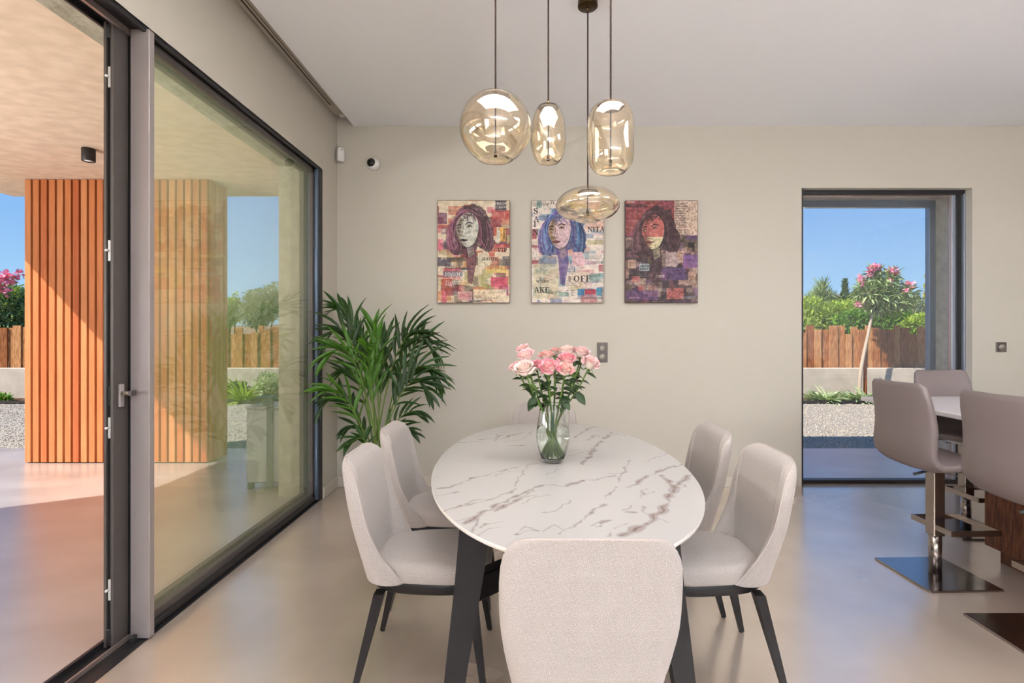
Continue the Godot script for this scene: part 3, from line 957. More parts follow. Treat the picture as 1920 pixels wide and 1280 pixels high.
func make_stool() -> Node3D:
	var t := thing("bar_stool", "stool", "bar stool")
	var prof := [Vector2(-0.245, 1.085), Vector2(-0.240, 1.065), Vector2(-0.228, 1.00), Vector2(-0.213, 0.92), Vector2(-0.207, 0.84), Vector2(-0.212, 0.77), Vector2(-0.216, 0.72), Vector2(-0.207, 0.677), Vector2(-0.182, 0.647), Vector2(-0.14, 0.632), Vector2(-0.08, 0.630), Vector2(0.0, 0.636), Vector2(0.08, 0.643), Vector2(0.15, 0.648), Vector2(0.18, 0.647), Vector2(0.197, 0.643)]
	var wid := [0.165, 0.187, 0.200, 0.207, 0.212, 0.214, 0.214, 0.214, 0.213, 0.212, 0.211, 0.210, 0.207, 0.198, 0.180, 0.15]
	var rings := []
	for i in prof.size():
		var d: Vector2 = (prof[mini(i + 1, prof.size() - 1)] - prof[maxi(i - 1, 0)]).normalized()
		var n := Vector2(-d.y, d.x)
		var th := 0.024
		if i == 0 or i == prof.size() - 1:
			th = 0.008
		elif i == 1 or i == prof.size() - 2:
			th = 0.019
		var ring := PackedVector3Array()
		for q in oval(wid[i], th, 5.0, 0, 36):
			var bow: float = 0.03 * pow(q.x / 0.21, 2.0) * (1.0 if i < 9 else 0.5)
			var p: Vector2 = prof[i] + n * (q.z + bow)
			ring.append(Vector3(p.x, p.y, q.x))
		rings.append(ring)
	var sh := part("seat_shell", MB.new().loft(rings), M.taupe_leather, t)
	part("seam", span(MB.new(), Vector3(-0.06, 0.606, -0.2), Vector3(-0.055, 0.612, 0.2)), M.taupe_leather, sh)
	part("seat_plate", span(MB.new(), Vector3(-0.10, 0.598, -0.10), Vector3(0.10, 0.625, 0.10), 0.003), M.plate_steel, t)
	part("sleeve", span(MB.new(), Vector3(-0.032, 0.225, -0.032), Vector3(0.032, 0.605, 0.032), 0.004), M.brushed_steel, t)
	part("post", MB.new().lathe([Vector2(0, 0.01), Vector2(0.031, 0.01), Vector2(0.031, 0.24), Vector2(0, 0.24)], 28), M.brushed_steel, t)
	part("base_plate", span(MB.new(), Vector3(-0.2, 0, -0.2), Vector3(0.2, 0.012, 0.2), 0.002), M.plate_steel, t)
	var f := MB.new()
	span(f, Vector3(-0.02, 0.265, -0.135), Vector3(0.25, 0.295, -0.127))
	span(f, Vector3(-0.02, 0.265, 0.127), Vector3(0.25, 0.295, 0.135))
	span(f, Vector3(0.243, 0.265, -0.135), Vector3(0.251, 0.295, 0.135))
	span(f, Vector3(-0.028, 0.265, -0.135), Vector3(-0.02, 0.295, 0.135))
	part("footrest", f, M.brushed_steel, t)
	var l := part("lever", MB.new().tube([Vector3(0.0, 0.598, 0.02), Vector3(-0.06, 0.592, 0.03), Vector3(-0.13, 0.575, 0.02)], 0.004, 0.004, 8), M.brushed_steel, t)
	part("lever_grip", MB.new().tube([Vector3(-0.085, 0.587, 0.027), Vector3(-0.14, 0.572, 0.019)], 0.0075, 0.0075, 10), M.cabinet_dark, l)
	return t


func build_stools() -> void:
	var s := make_stool()
	var list := [
		[2.305, 2.835, 2.0, "taupe bar stool standing whole in view at the corner of the bar"],
		[2.305, 2.225, 0.0, "taupe bar stool nearest the camera, cut off by the right edge"],
		[3.06, 3.50, 90.0 + 180.0, "taupe bar stool at the far end of the bar, before the tall window"]]
	for i in 3:
		var o: Node3D = s
		if i > 0:
			o = s.duplicate()
			o.name = numbered("bar_stool")
			add_child(o, true)
		o.position = Vector3(list[i][0], 0, -list[i][1])
		o.rotation.y = deg_to_rad(list[i][2])
		tag(o, list[i][3], "bar stool", "taupe bar stools at the bar")


# ---------------------------------------------------------------- pendants
func glass_shell(outer: Array, th: float) -> MB:
	var inner := []
	for i in outer.size():
		var d: Vector2 = (outer[mini(i + 1, outer.size() - 1)] - outer[maxi(i - 1, 0)]).normalized()
		inner.append(outer[i] + Vector2(d.y, -d.x) * th)
	inner.reverse()
	return MB.new().lathe(outer + inner, 56, Vector3.ZERO, true)


func twisted(y0: float, y1: float, r: float, pitch: float) -> MB:
	var mb := MB.new()
	var n := maxi(4, int(absf(y1 - y0) / pitch * 6.0))
	for s in 2:
		var path := []
		for i in n + 1:
			var y := lerpf(y0, y1, float(i) / n)
			var a := (y / pitch) * TAU + s * PI
			path.append(Vector3(cos(a) * r * 0.62, y, sin(a) * r * 0.62))
		mb.tube(path, r * 0.62, -1.0, 5)
	return mb


func pendant(label: String, at: Vector3, outer: Array, y_cap: float, r_cap: float, y_end: float, r_disc: float, canopy: Vector2) -> void:
	var t := thing("pendant_lamp", label, "pendant lamp", at, 0.0, "amber glass pendant lamps over the table")
	part("glass_shade", glass_shell(outer, -0.0035), M.amber_glass, t)
	var cap := MB.new().lathe([Vector2(0, y_cap + 0.010), Vector2(0.010, y_cap + 0.010), Vector2(r_cap * 0.7, y_cap + 0.004), Vector2(r_cap, y_cap - 0.001), Vector2(r_cap, y_cap - 0.003), Vector2(0, y_cap - 0.003)], 40)
	var co := part("top_cap", cap, M.bronze if r_cap < 0.06 else M.brass, t)
	part("cap_stem", MB.new().lathe([Vector2(0, y_cap), Vector2(0.006, y_cap), Vector2(0.006, y_cap + 0.03), Vector2(0.003, y_cap + 0.034), Vector2(0, y_cap + 0.034)], 14), M.brass, co)
	part("lamp_disc", MB.new().lathe([Vector2(0, y_cap - 0.004), Vector2(r_disc, y_cap - 0.004), Vector2(r_disc, y_cap - 0.012), Vector2(r_disc * 0.5, y_cap - 0.014), Vector2(r_disc * 0.48, y_cap - 0.020), Vector2(0, y_cap - 0.020)], 36), M.led_white, t)
	part("cord", twisted(y_cap + 0.03, 3.185 - at.y, 0.0042, 0.022), M.cord, t)
	part("inner_cord", twisted(y_end + 0.01, y_cap - 0.018, 0.0034, 0.022), M.cord, t)
	part("cord_end", MB.new().lathe([Vector2(0, y_end - 0.016), Vector2(0.007, y_end - 0.016), Vector2(0.008, y_end - 0.006), Vector2(0.008, y_end + 0.012), Vector2(0.003, y_end + 0.018), Vector2(0, y_end + 0.018)], 16), M.bronze, t)
	var cy := 3.2 - at.y
	var ca := part("ceiling_canopy", MB.new().lathe([Vector2(0, cy), Vector2(canopy.x, cy), Vector2(canopy.x, cy - canopy.y), Vector2(canopy.x - 0.002, cy - canopy.y - 0.002), Vector2(0, cy - canopy.y - 0.002)], 36), M.bronze, t)
	part("cord_grip", MB.new().lathe([Vector2(0, cy - canopy.y), Vector2(0.005, cy - canopy.y), Vector2(0.004, cy - canopy.y - 0.02), Vector2(0, cy - canopy.y - 0.02)], 12), M.brass, ca)


func dimple(p: Array, y: float, r: float, up: float) -> Array:
	# the blown glass turns in at its foot and rises to a small hole
	p.append_array([Vector2(r * 0.92, y - 0.007), Vector2(r * 0.78, y - 0.009), Vector2(r * 0.62, y - 0.004), Vector2(r * 0.48, y + up * 0.45), Vector2(r * 0.34, y + up * 0.8), Vector2(r * 0.2, y + up * 0.95), Vector2(0.007, y + up)])
	return p


func build_pendants() -> void:
	var p := [Vector2(0.006, 0.1705)]
	for i in range(1, 33):
		var a := deg_to_rad(148.0 * i / 32.0)
		p.append(Vector2(0.1705 * sin(a), 0.1705 * cos(a)))
	pendant("round amber glass globe pendant lamp, largest of the four", W(929, 239, 2.45), dimple(p, -0.1446, 0.0904, 0.022), 0.156, 0.068, -0.128, 0.072, Vector2(0.055, 0.03))
	p = [Vector2(0.006, 0.146)]
	for q in [[0.03, 0.143], [0.048, 0.138], [0.060, 0.126], [0.069, 0.105], [0.078, 0.075], [0.0845, 0.04], [0.088, 0.0], [0.0885, -0.03], [0.086, -0.065], [0.080, -0.095], [0.070, -0.12], [0.060, -0.134]]:
		p.append(Vector2(q[0], q[1]))
	pendant("narrow egg shaped amber glass pendant lamp, smallest of the four", W(1028, 251, 2.60), dimple(p, -0.137, 0.056, 0.028), 0.138, 0.055, -0.122, 0.046, Vector2(0.055, 0.03))
	p = [Vector2(0.006, 0.160)]
	for q in [[0.03, 0.158], [0.055, 0.151], [0.075, 0.139], [0.090, 0.121], [0.099, 0.098], [0.1015, 0.07], [0.102, 0.03], [0.102, -0.03], [0.1015, -0.08], [0.098, -0.108], [0.088, -0.130], [0.074, -0.144]]:
		p.append(Vector2(q[0], q[1]))
	pendant("tall cylindrical amber glass pendant lamp with rounded ends", W(1145, 258, 2.30), dimple(p, -0.147, 0.070, 0.03), 0.146, 0.062, -0.118, 0.055, Vector2(0.055, 0.03))
	p = [Vector2(0.006, 0.086)]
	for q in [[0.04, 0.0845], [0.08, 0.077], [0.115, 0.064], [0.145, 0.045], [0.165, 0.022], [0.174, 0.0], [0.172, -0.018], [0.160, -0.040], [0.135, -0.060], [0.105, -0.073], [0.075, -0.080]]:
		p.append(Vector2(q[0], q[1]))
	pendant("flattened disc shaped amber glass pendant lamp, hanging lowest", W(1102, 383, 2.80), dimple(p, -0.081, 0.070, 0.03), 0.073, 0.055, -0.05, 0.05, Vector2(0.055, 0.03))


# ---------------------------------------------------------------- paintings
func poly(im: Image, pts: Array, col: Color, alpha: float, grain := 0.0, nz: FastNoiseLite = null) -> void:
	var w := im.get_width()
	var h := im.get_height()
	var lo := 1e9
	var hi := -1e9
	for p in pts:
		lo = minf(lo, p.y)
		hi = maxf(hi, p.y)
	for y in range(maxi(0, int(lo)), mini(h - 1, int(hi) + 1) + 1):
		var xs := []
		var fy := y + 0.5
		for i in pts.size():
			var a: Vector2 = pts[i]
			var b: Vector2 = pts[(i + 1) % pts.size()]
			if (a.y <= fy) != (b.y <= fy):
				xs.append(a.x + (fy - a.y) / (b.y - a.y) * (b.x - a.x))
		xs.sort()
		for k in range(0, xs.size() - 1, 2):
			for x in range(maxi(0, int(ceil(xs[k] - 0.5))), mini(w - 1, int(floor(xs[k + 1] - 0.5))) + 1):
				var al := alpha
				var c := col
				if nz:
					var n := nz.get_noise_2d(x * 3.0, y * 3.0)
					al = clampf(alpha + grain * n, 0.0, 1.0)
					c = col.lightened(0.12 * n) if n > 0 else col.darkened(-0.25 * n)
				im.set_pixel(x, y, im.get_pixel(x, y).lerp(c, al))


func rect(im: Image, x: float, y: float, w: float, h: float, col: Color, alpha: float, nz: FastNoiseLite = null) -> void:
	poly(im, [Vector2(x, y), Vector2(x + w, y), Vector2(x + w, y + h), Vector2(x, y + h)], col, alpha, 0.35, nz)


func words(im: Image, text: String, at: Vector2, high: float, col: Color, alpha := 0.9, serif := false, bold := true, wide := 1.0, turned := 0.0, italic := 0.0) -> void:
	var f := SystemFont.new()
	f.font_names = PackedStringArray(["Droid Serif" if serif else "Droid Sans"])
	f.font_weight = 700 if bold else 400
	var tm := TextMesh.new()
	tm.font = f
	tm.font_size = 32
	tm.pixel_size = 1.0
	tm.depth = 0.0
	tm.horizontal_alignment = HORIZONTAL_ALIGNMENT_LEFT
	tm.vertical_alignment = VERTICAL_ALIGNMENT_TOP
	tm.text = text
	var ar := tm.get_mesh_arrays()
	if ar.is_empty() or ar[Mesh.ARRAY_VERTEX] == null:
		return
	var vs: PackedVector3Array = ar[Mesh.ARRAY_VERTEX]
	var ix: PackedInt32Array = ar[Mesh.ARRAY_INDEX] if ar[Mesh.ARRAY_INDEX] != null else PackedInt32Array(range(vs.size()))
	var lo := Vector2(1e9, 1e9)
	var hi := -lo
	for v in vs:
		lo = Vector2(minf(lo.x, v.x), minf(lo.y, -v.y))
		hi = Vector2(maxf(hi.x, v.x), maxf(hi.y, -v.y))
	var k := high / maxf(1.0, hi.y - lo.y)
	for i in range(0, ix.size(), 3):
		var q := []
		for j in 3:
			var v := vs[ix[i + j]]
			var p := Vector2((v.x - lo.x) * k * wide, (-v.y - lo.y) * k)
			p.x -= italic * (p.y - high)
			q.append(at + p.rotated(turned))
		if vs[ix[i]].z >= -0.001:
			poly(im, q, col, alpha)


func stroke(im: Image, pts: Array, r: float, col: Color, alpha: float) -> void:
	for i in pts.size() - 1:
		var n := int(pts[i].distance_to(pts[i + 1]) / maxf(0.5, r * 0.5)) + 1
		for k in n:
			dab(im, pts[i].lerp(pts[i + 1], float(k) / n), r, col, alpha)


func curl(p: Array, steps := 14) -> Array:
	var c := Curve2D.new()
	for i in p.size():
		var d: Vector2 = (p[mini(i + 1, p.size() - 1)] - p[maxi(i - 1, 0)]) / 6.0
		c.add_point(p[i], -d, d)
	var out := []
	var l := c.get_baked_length()
	for i in steps + 1:
		out.append(c.sample_baked(l * i / steps, true))
	return out


func collage(which: int) -> Image:
	var w := 340
	var h := 484
	var r := RandomNumberGenerator.new()
	r.seed = 100 + which
	var nz := FastNoiseLite.new()
	nz.seed = which
	nz.frequency = 0.02
	nz.fractal_octaves = 4
	var pal: Array = [
		[Color(0.70, 0.32, 0.24), Color(0.86, 0.74, 0.56), Color(0.55, 0.22, 0.24), Color(0.80, 0.50, 0.30), Color(0.42, 0.36, 0.30), Color(0.84, 0.78, 0.68), Color(0.62, 0.60, 0.36), Color(0.42, 0.25, 0.36), Color(0.80, 0.40, 0.46), Color(0.32, 0.30, 0.34)],
		[Color(0.80, 0.72, 0.68), Color(0.78, 0.58, 0.55), Color(0.50, 0.62, 0.66), Color(0.72, 0.68, 0.50), Color(0.66, 0.34, 0.36), Color(0.85, 0.80, 0.76), Color(0.42, 0.48, 0.60), Color(0.62, 0.54, 0.50), Color(0.78, 0.66, 0.70), Color(0.50, 0.62, 0.58)],
		[Color(0.42, 0.24, 0.26), Color(0.30, 0.20, 0.30), Color(0.60, 0.50, 0.44), Color(0.46, 0.32, 0.46), Color(0.66, 0.36, 0.33), Color(0.24, 0.18, 0.20), Color(0.52, 0.44, 0.38), Color(0.36, 0.26, 0.40), Color(0.70, 0.56, 0.48), Color(0.30, 0.26, 0.18)]][which]
	var im := Image.create(w, h, false, Image.FORMAT_RGB8)
	im.fill(pal[5])
	for i in 150:
		rect(im, r.randf_range(-30, w), r.randf_range(-20, h), r.randf_range(14, 90), r.randf_range(10, 60), pal[r.randi() % 10], r.randf_range(0.45, 0.95), nz)
	# torn scraps with rows of print
	for i in 46:
		var x := r.randf_range(0, w)
		var y := r.randf_range(0, h)
		var n := r.randi_range(2, 5)
		var ink: Color = Color(0.14, 0.11, 0.12) if r.randf() < 0.6 else Color(0.92, 0.88, 0.82)
		for k in n:
			var xx := x
			while xx < x + 60:
				var l := r.randf_range(2, 7)
				rect(im, xx, y + k * 6, l, 2.2, ink, 0.45)
				xx += l + r.randf_range(1.2, 3)
	var U := func(a: float, b: float) -> Vector2: return Vector2(a * w, b * h)
	if which == 2:
		rect(im, 0, 0, w * 0.68, h * 0.35, Color(0.56, 0.24, 0.24), 0.72, nz)
		rect(im, w * 0.68, 0, w * 0.32, h * 0.34, Color(0.80, 0.70, 0.62), 0.9, nz)
		for k in 14:
			words(im, ["LETTRE INFINITE", "ET LA BELLE AMANTE", "ARDEUR PLATEAU", "SOUS LE CIEL ROUGE", "NUIT BLANCHE OU"][k % 5], U.call(0.69, 0.025 + k * 0.023), 7.0, Color(0.15, 0.11, 0.12), 0.85, false, true, 0.62)
		rect(im, w * 0.87, h * 0.41, w * 0.085, h * 0.05, Color(0.13, 0.10, 0.08), 0.95)
		rect(im, 0, h * 0.03, w * 0.3, h * 0.035, Color(0.15, 0.09, 0.11), 0.8, nz)
		rect(im, w * 0.8, h * 0.53, w * 0.2, h * 0.13, Color(0.42, 0.28, 0.52), 0.75, nz)
		rect(im, w * 0.5, h * 0.66, w * 0.34, h * 0.12, Color(0.33, 0.22, 0.42), 0.7, nz)
		rect(im, 0, h * 0.88, w * 0.45, h * 0.1, Color(0.36, 0.24, 0.44), 0.6, nz)
	elif which == 1:
		rect(im, w * 0.02, h * 0.62, w * 0.36, h * 0.34, Color(0.78, 0.74, 0.58), 0.55, nz)
		rect(im, w * 0.74, h * 0.20, w * 0.26, h * 0.08, Color(0.84, 0.68, 0.62), 0.9, nz)
		rect(im, w * 0.74, h * 0.87, w * 0.15, h * 0.05, Color(0.62, 0.14, 0.22), 0.9, nz)
		rect(im, w * 0.64, h * 0.87, w * 0.09, h * 0.06, Color(0.16, 0.44, 0.60), 0.85, nz)
		rect(im, w * 0.90, h * 0.86, w * 0.08, h * 0.07, Color(0.20, 0.48, 0.62), 0.85, nz)
		rect(im, w * 0.54, h * 0.70, w * 0.26, h * 0.10, Color(0.84, 0.77, 0.70), 0.85, nz)
	else:
		rect(im, w * 0.80, 0, w * 0.16, h * 0.11, Color(0.24, 0.20, 0.26), 0.9, nz)
		rect(im, w * 0.75, h * 0.09, w * 0.25, h * 0.09, Color(0.72, 0.32, 0.30), 0.7, nz)
		rect(im, w * 0.86, h * 0.26, w * 0.09, h * 0.14, Color(0.86, 0.66, 0.34), 0.9, nz)
		rect(im, w * 0.82, h * 0.29, w * 0.05, h * 0.13, Color(0.82, 0.80, 0.74), 0.9, nz)
		rect(im, w * 0.67, h * 0.64, w * 0.30, h * 0.07, Color(0.84, 0.74, 0.42), 0.85, nz)
		rect(im, w * 0.74, h * 0.75, w * 0.24, h * 0.10, Color(0.80, 0.30, 0.40), 0.8, nz)
		rect(im, w * 0.08, h * 0.695, w * 0.27, h * 0.05, Color(0.36, 0.38, 0.46), 0.85, nz)
		rect(im, w * 0.50, h * 0.87, w * 0.46, h * 0.11, Color(0.86, 0.79, 0.68), 0.85, nz)
		rect(im, w * 0.28, h * 0.89, w * 0.2, h * 0.09, Color(0.82, 0.60, 0.60), 0.8, nz)
	# a woman's head: bobbed hair, face in three quarter view, neck
	var hair: Color = [Color(0.26, 0.17, 0.20), Color(0.22, 0.27, 0.46), Color(0.17, 0.10, 0.12)][which]
	var lit: Color = [Color(0.62, 0.44, 0.52), Color(0.36, 0.56, 0.72), Color(0.38, 0.22, 0.24)][which]
	var third: Color = [Color(0.50, 0.22, 0.32), Color(0.42, 0.24, 0.52), Color(0.30, 0.18, 0.22)][which]
	var face: Color = [Color(0.80, 0.80, 0.75), Color(0.80, 0.68, 0.69), Color(0.80, 0.76, 0.60)][which]
	var shade: Color = [Color(0.55, 0.50, 0.42), Color(0.58, 0.46, 0.28), Color(0.50, 0.30, 0.26)][which]
	var o := Vector2([0.0, -0.025, -0.03][which], [0.0, 0.015, 0.02][which])
	var H := func(a: float, b: float) -> Vector2: return Vector2((a + o.x) * w, (b + o.y) * h)
	var mass := curl([H.call(0.30, 0.08), H.call(0.46, 0.03), H.call(0.62, 0.07), H.call(0.72, 0.20), H.call(0.79, 0.36), H.call(0.76, 0.47), H.call(0.66, 0.50), H.call(0.56, 0.46), H.call(0.46, 0.50), H.call(0.28, 0.53), H.call(0.15, 0.49), H.call(0.13, 0.38), H.call(0.19, 0.22), H.call(0.30, 0.08)], 50)
	for k in mass.size():
		mass[k] += Vector2(nz.get_noise_2d(k * 40.0, 0), nz.get_noise_2d(0, k * 40.0)) * 16.0
	poly(im, mass, hair, 0.78, 0.6, nz)
	for k in 60:
		var sd := 1.0 if k % 2 == 0 else -1.0
		var u := r.randf()
		var x0 := 0.44 + sd * r.randf_range(0.0, 0.14)
		var pts := curl([H.call(x0, 0.07 + 0.03 * u), H.call(0.44 + sd * (0.20 + 0.05 * u), 0.20), H.call(0.44 + sd * (0.21 + 0.12 * u), 0.36), H.call(0.44 + sd * (0.16 + 0.15 * u), 0.46 + 0.04 * u)], 22)
		stroke(im, pts, r.randf_range(0.8, 2.4), [lit, third, hair.darkened(0.4), lit.lightened(0.15)][k % 4], 0.40)
	poly(im, [H.call(0.36, 0.44), H.call(0.52, 0.42), H.call(0.54, 0.60), H.call(0.48, 0.82), H.call(0.42, 0.80), H.call(0.40, 0.62)], hair.lerp(third, 0.5), 0.72, 0.3, nz)
	var oval_pts := curl([H.call(0.32, 0.155), H.call(0.43, 0.118), H.call(0.53, 0.15), H.call(0.567, 0.24), H.call(0.555, 0.33), H.call(0.52, 0.40), H.call(0.46, 0.447), H.call(0.40, 0.458), H.call(0.35, 0.43), H.call(0.295, 0.36), H.call(0.26, 0.29), H.call(0.265, 0.22), H.call(0.32, 0.155)], 44)
	poly(im, oval_pts, face, 0.97, 0.1, nz)
	poly(im, curl([H.call(0.28, 0.17), H.call(0.33, 0.17), H.call(0.315, 0.26), H.call(0.32, 0.33), H.call(0.34, 0.42), H.call(0.28, 0.36), H.call(0.25, 0.28), H.call(0.28, 0.17)], 24), shade, 0.55, 0.3, nz)
	if which == 2:
		var top := []
		for p in oval_pts:
			top.append(Vector2(p.x, minf(p.y, (0.335 + o.y) * h)))
		poly(im, top, Color(0.70, 0.34, 0.33), 0.85, 0.2, nz)
	var ink := Color(0.12, 0.09, 0.11)
	# shade down the far side of the face, under the nose and chin, and a strip of neck
	poly(im, [H.call(0.40, 0.45), H.call(0.50, 0.43), H.call(0.51, 0.53), H.call(0.43, 0.56)], face.darkened(0.25), 0.7, 0.3, nz)
	for k in 70:
		var yy := r.randf_range(0.17, 0.44)
		var x0 := 0.27 + absf(yy - 0.28) * 0.35
		stroke(im, [H.call(x0, yy), H.call(x0 + r.randf_range(0.02, 0.09), yy + 0.008)], 2.2, shade.darkened(0.25), 0.22)
	for k in 26:
		var yy := r.randf_range(0.14, 0.22)
		stroke(im, [H.call(r.randf_range(0.30, 0.52), 0.125), H.call(r.randf_range(0.29, 0.53), yy)], 1.8, hair, 0.30)
	stroke(im, curl([H.call(0.265, 0.245), H.call(0.30, 0.232), H.call(0.325, 0.240)], 10), 3.2, ink, 0.6)
	stroke(im, curl([H.call(0.385, 0.232), H.call(0.43, 0.212), H.call(0.49, 0.222)], 12), 3.0, ink, 0.6)
	for e in [[0.294, 0.270, 0.026], [0.440, 0.253, 0.030]]:
		poly(im, curl([H.call(e[0] - e[2] * 1.3, e[1] - 0.018), H.call(e[0], e[1] - 0.026), H.call(e[0] + e[2] * 1.3, e[1] - 0.012), H.call(e[0], e[1] + 0.016), H.call(e[0] - e[2] * 1.3, e[1] - 0.018)], 16), shade, 0.55)
		poly(im, curl([H.call(e[0] - e[2], e[1]), H.call(e[0], e[1] - 0.011), H.call(e[0] + e[2], e[1] + 0.002), H.call(e[0], e[1] + 0.007), H.call(e[0] - e[2], e[1])], 16), face.darkened(0.1), 0.8)
		stroke(im, curl([H.call(e[0] - e[2] * 1.1, e[1] + 0.002), H.call(e[0], e[1] - 0.012), H.call(e[0] + e[2] * 1.2, e[1] + 0.004)], 12), 2.0, ink, 0.6)
		dab(im, H.call(e[0] - 0.004, e[1] - 0.002), 3.6, ink, 1.5)
	stroke(im, curl([H.call(0.355, 0.25), H.call(0.345, 0.31), H.call(0.33, 0.345), H.call(0.365, 0.352), H.call(0.385, 0.346)], 14), 1.6, shade.darkened(0.35), 0.5)
	poly(im, curl([H.call(0.30, 0.39), H.call(0.345, 0.374), H.call(0.375, 0.378), H.call(0.43, 0.384), H.call(0.37, 0.402), H.call(0.30, 0.39)], 18), [ink, Color(0.32, 0.10, 0.14), Color(0.36, 0.12, 0.12)][which], 0.85)
	stroke(im, curl([H.call(0.27, 0.37), H.call(0.33, 0.437), H.call(0.41, 0.462), H.call(0.50, 0.435), H.call(0.555, 0.37)], 18), 1.8, ink, 0.35)
	# hair falling over the temples and the left cheek
	for k in 26:
		var u := r.randf()
		var left := k % 3 != 0
		var q := [H.call(0.42, 0.10), H.call(0.30 - 0.05 * u, 0.17), H.call(0.245 - 0.04 * u, 0.27), H.call(0.23 + 0.03 * u, 0.36), H.call(0.27 + 0.05 * u, 0.43), H.call(0.22 + 0.1 * u, 0.49)] if left else [H.call(0.46, 0.10), H.call(0.56 + 0.03 * u, 0.19), H.call(0.585 + 0.04 * u, 0.30), H.call(0.575 + 0.06 * u, 0.39), H.call(0.64 + 0.06 * u, 0.46)]
		stroke(im, curl(q, 24), r.randf_range(1.0, 3.0), [hair.darkened(0.35), lit, third, hair][k % 4], 0.5)
	# paper scrap over the shoulder
	var scrap: Color = [Color(0.84, 0.80, 0.70), Color(0.84, 0.68, 0.70), Color(0.66, 0.57, 0.56)][which]
	poly(im, [U.call(0.56, 0.51), U.call(0.70, 0.50), U.call(0.74, 0.58), U.call(0.76, 0.60), U.call(0.70, 0.655), U.call(0.56, 0.64)], scrap, 0.95, 0.2, nz)
	for k in 6:
		words(im, ["bleu comme", "orange il", "faut que"][k % 3], U.call(0.58, 0.525 + k * 0.018), 5.0, scrap.darkened(0.4), 0.7, false, false)
	# lettering
	var dk := Color(0.12, 0.10, 0.12)
	var lt := Color(0.90, 0.87, 0.82)
	if which == 0:
		words(im, "SENIOR", U.call(0.76, 0.012), 14, lt, 0.8)
		words(im, "DECANAL", U.call(0.76, 0.05), 12, lt, 0.8)
		words(im, "DIVIDED", U.call(0.10, 0.705), 19, lt, 0.85, false, true, 0.9)
		words(im, "light", U.call(0.09, 0.785), 30, Color(0.85, 0.84, 0.86), 0.9, true, false, 1.1, -0.06, 0.25)
		words(im, "ROSSER", U.call(0.10, 0.64), 15, dk, 0.6)
		words(im, "FRUIT Y MIRA", U.call(0.69, 0.645), 14, Color(0.70, 0.22, 0.28), 0.85, true)
		words(im, "VIP", U.call(0.83, 0.465), 20, dk, 0.85, true, true, 1.0)
		words(im, "HAUTE", U.call(0.62, 0.555), 15, dk, 0.8, true)
		words(im, "1962", U.call(0.30, 0.915), 16, Color(0.66, 0.20, 0.26), 0.8, true)
		words(im, "L'EMOTION", U.call(0.915, 0.385), 10, dk, 0.8, false, true, 0.7, -PI / 2)
		words(im, "revolution au", U.call(0.54, 0.94), 12, dk, 0.6, true, false)
	elif which == 1:
		words(im, "GENTSAP", U.call(0.01, 0.02), 17, dk, 0.8, false, false, 0.85)
		words(im, "IV", U.call(0.26, 0.0), 15, dk, 0.85, true)
		for k in 4:
			words(im, ["S", "A", "I", "N"][k], U.call(0.025 if k < 3 else 0.01, [0.07, 0.155, 0.205, 0.28][k]), [30, 26, 24, 28][k], dk, 0.9, true)
		words(im, "NITA", U.call(0.775, 0.255), 25, dk, 0.92, true, true, 0.95)
		words(im, "est", U.call(0.70, 0.212), 10, Color(0.10, 0.36, 0.32), 0.9)
		words(im, "OFF", U.call(0.585, 0.735), 29, dk, 0.95, true, true, 1.05)
		words(im, "AKE", U.call(0.03, 0.85), 26, dk, 0.92, true)
		words(im, "whiss", U.call(0.06, 0.77), 17, dk, 0.85, true, true)
		words(im, "minus", U.call(0.20, 0.895), 9, Color(0.10, 0.30, 0.14), 0.9)
		words(im, "S E", U.call(0.47, 0.88), 26, Color(0.36, 0.36, 0.40), 0.85, false, false)
		words(im, "NOCH", U.call(0.80, 0.72), 15, Color(0.42, 0.42, 0.40), 0.8, false, false)
		words(im, "COULEUR", U.call(0.78, 0.60), 11, dk, 0.6, true)
		words(im, "RAISON ET DU SILENCE", U.call(0.62, 0.95), 8, dk, 0.7, true)
	else:
		words(im, "ITALI", U.call(0.03, 0.003), 9, lt, 0.8)
		words(im, "PAROLE ESPRIT", U.call(0.05, 0.035), 10, Color(0.70, 0.40, 0.40), 0.7)
		words(im, "partout", U.call(0.02, 0.185), 13, Color(0.80, 0.50, 0.48), 0.7, true)
		rect(im, w * 0.19, h * 0.62, w * 0.14, h * 0.07, Color(0.62, 0.68, 0.68), 0.85, nz)
		words(im, "ARAN", U.call(0.20, 0.63), 11, dk, 0.8)
		words(im, "MIDE", U.call(0.20, 0.66), 11, dk, 0.8)
		words(im, "CAFE", U.call(0.42, 0.73), 12, lt, 0.8, true)
		words(im, "BANQUET", U.call(0.78, 0.94), 15, Color(0.62, 0.66, 0.68), 0.85, true, true, 0.85)
		words(im, "MUSIQUE", U.call(0.04, 0.945), 10, Color(0.80, 0.62, 0.66), 0.7)
	# weave and wear
	for y in h:
		for x in w:
			var n := nz.get_noise_2d(x * 9.0, y * 9.0 + 700.0) * 0.10 + nz.get_noise_2d(x * 1.6, y * 1.6 + 90.0) * 0.12
			var c := im.get_pixel(x, y)
			im.set_pixel(x, y, Color(clampf(c.r + n, 0, 1), clampf(c.g + n, 0, 1), clampf(c.b + n, 0, 1)))
	return im


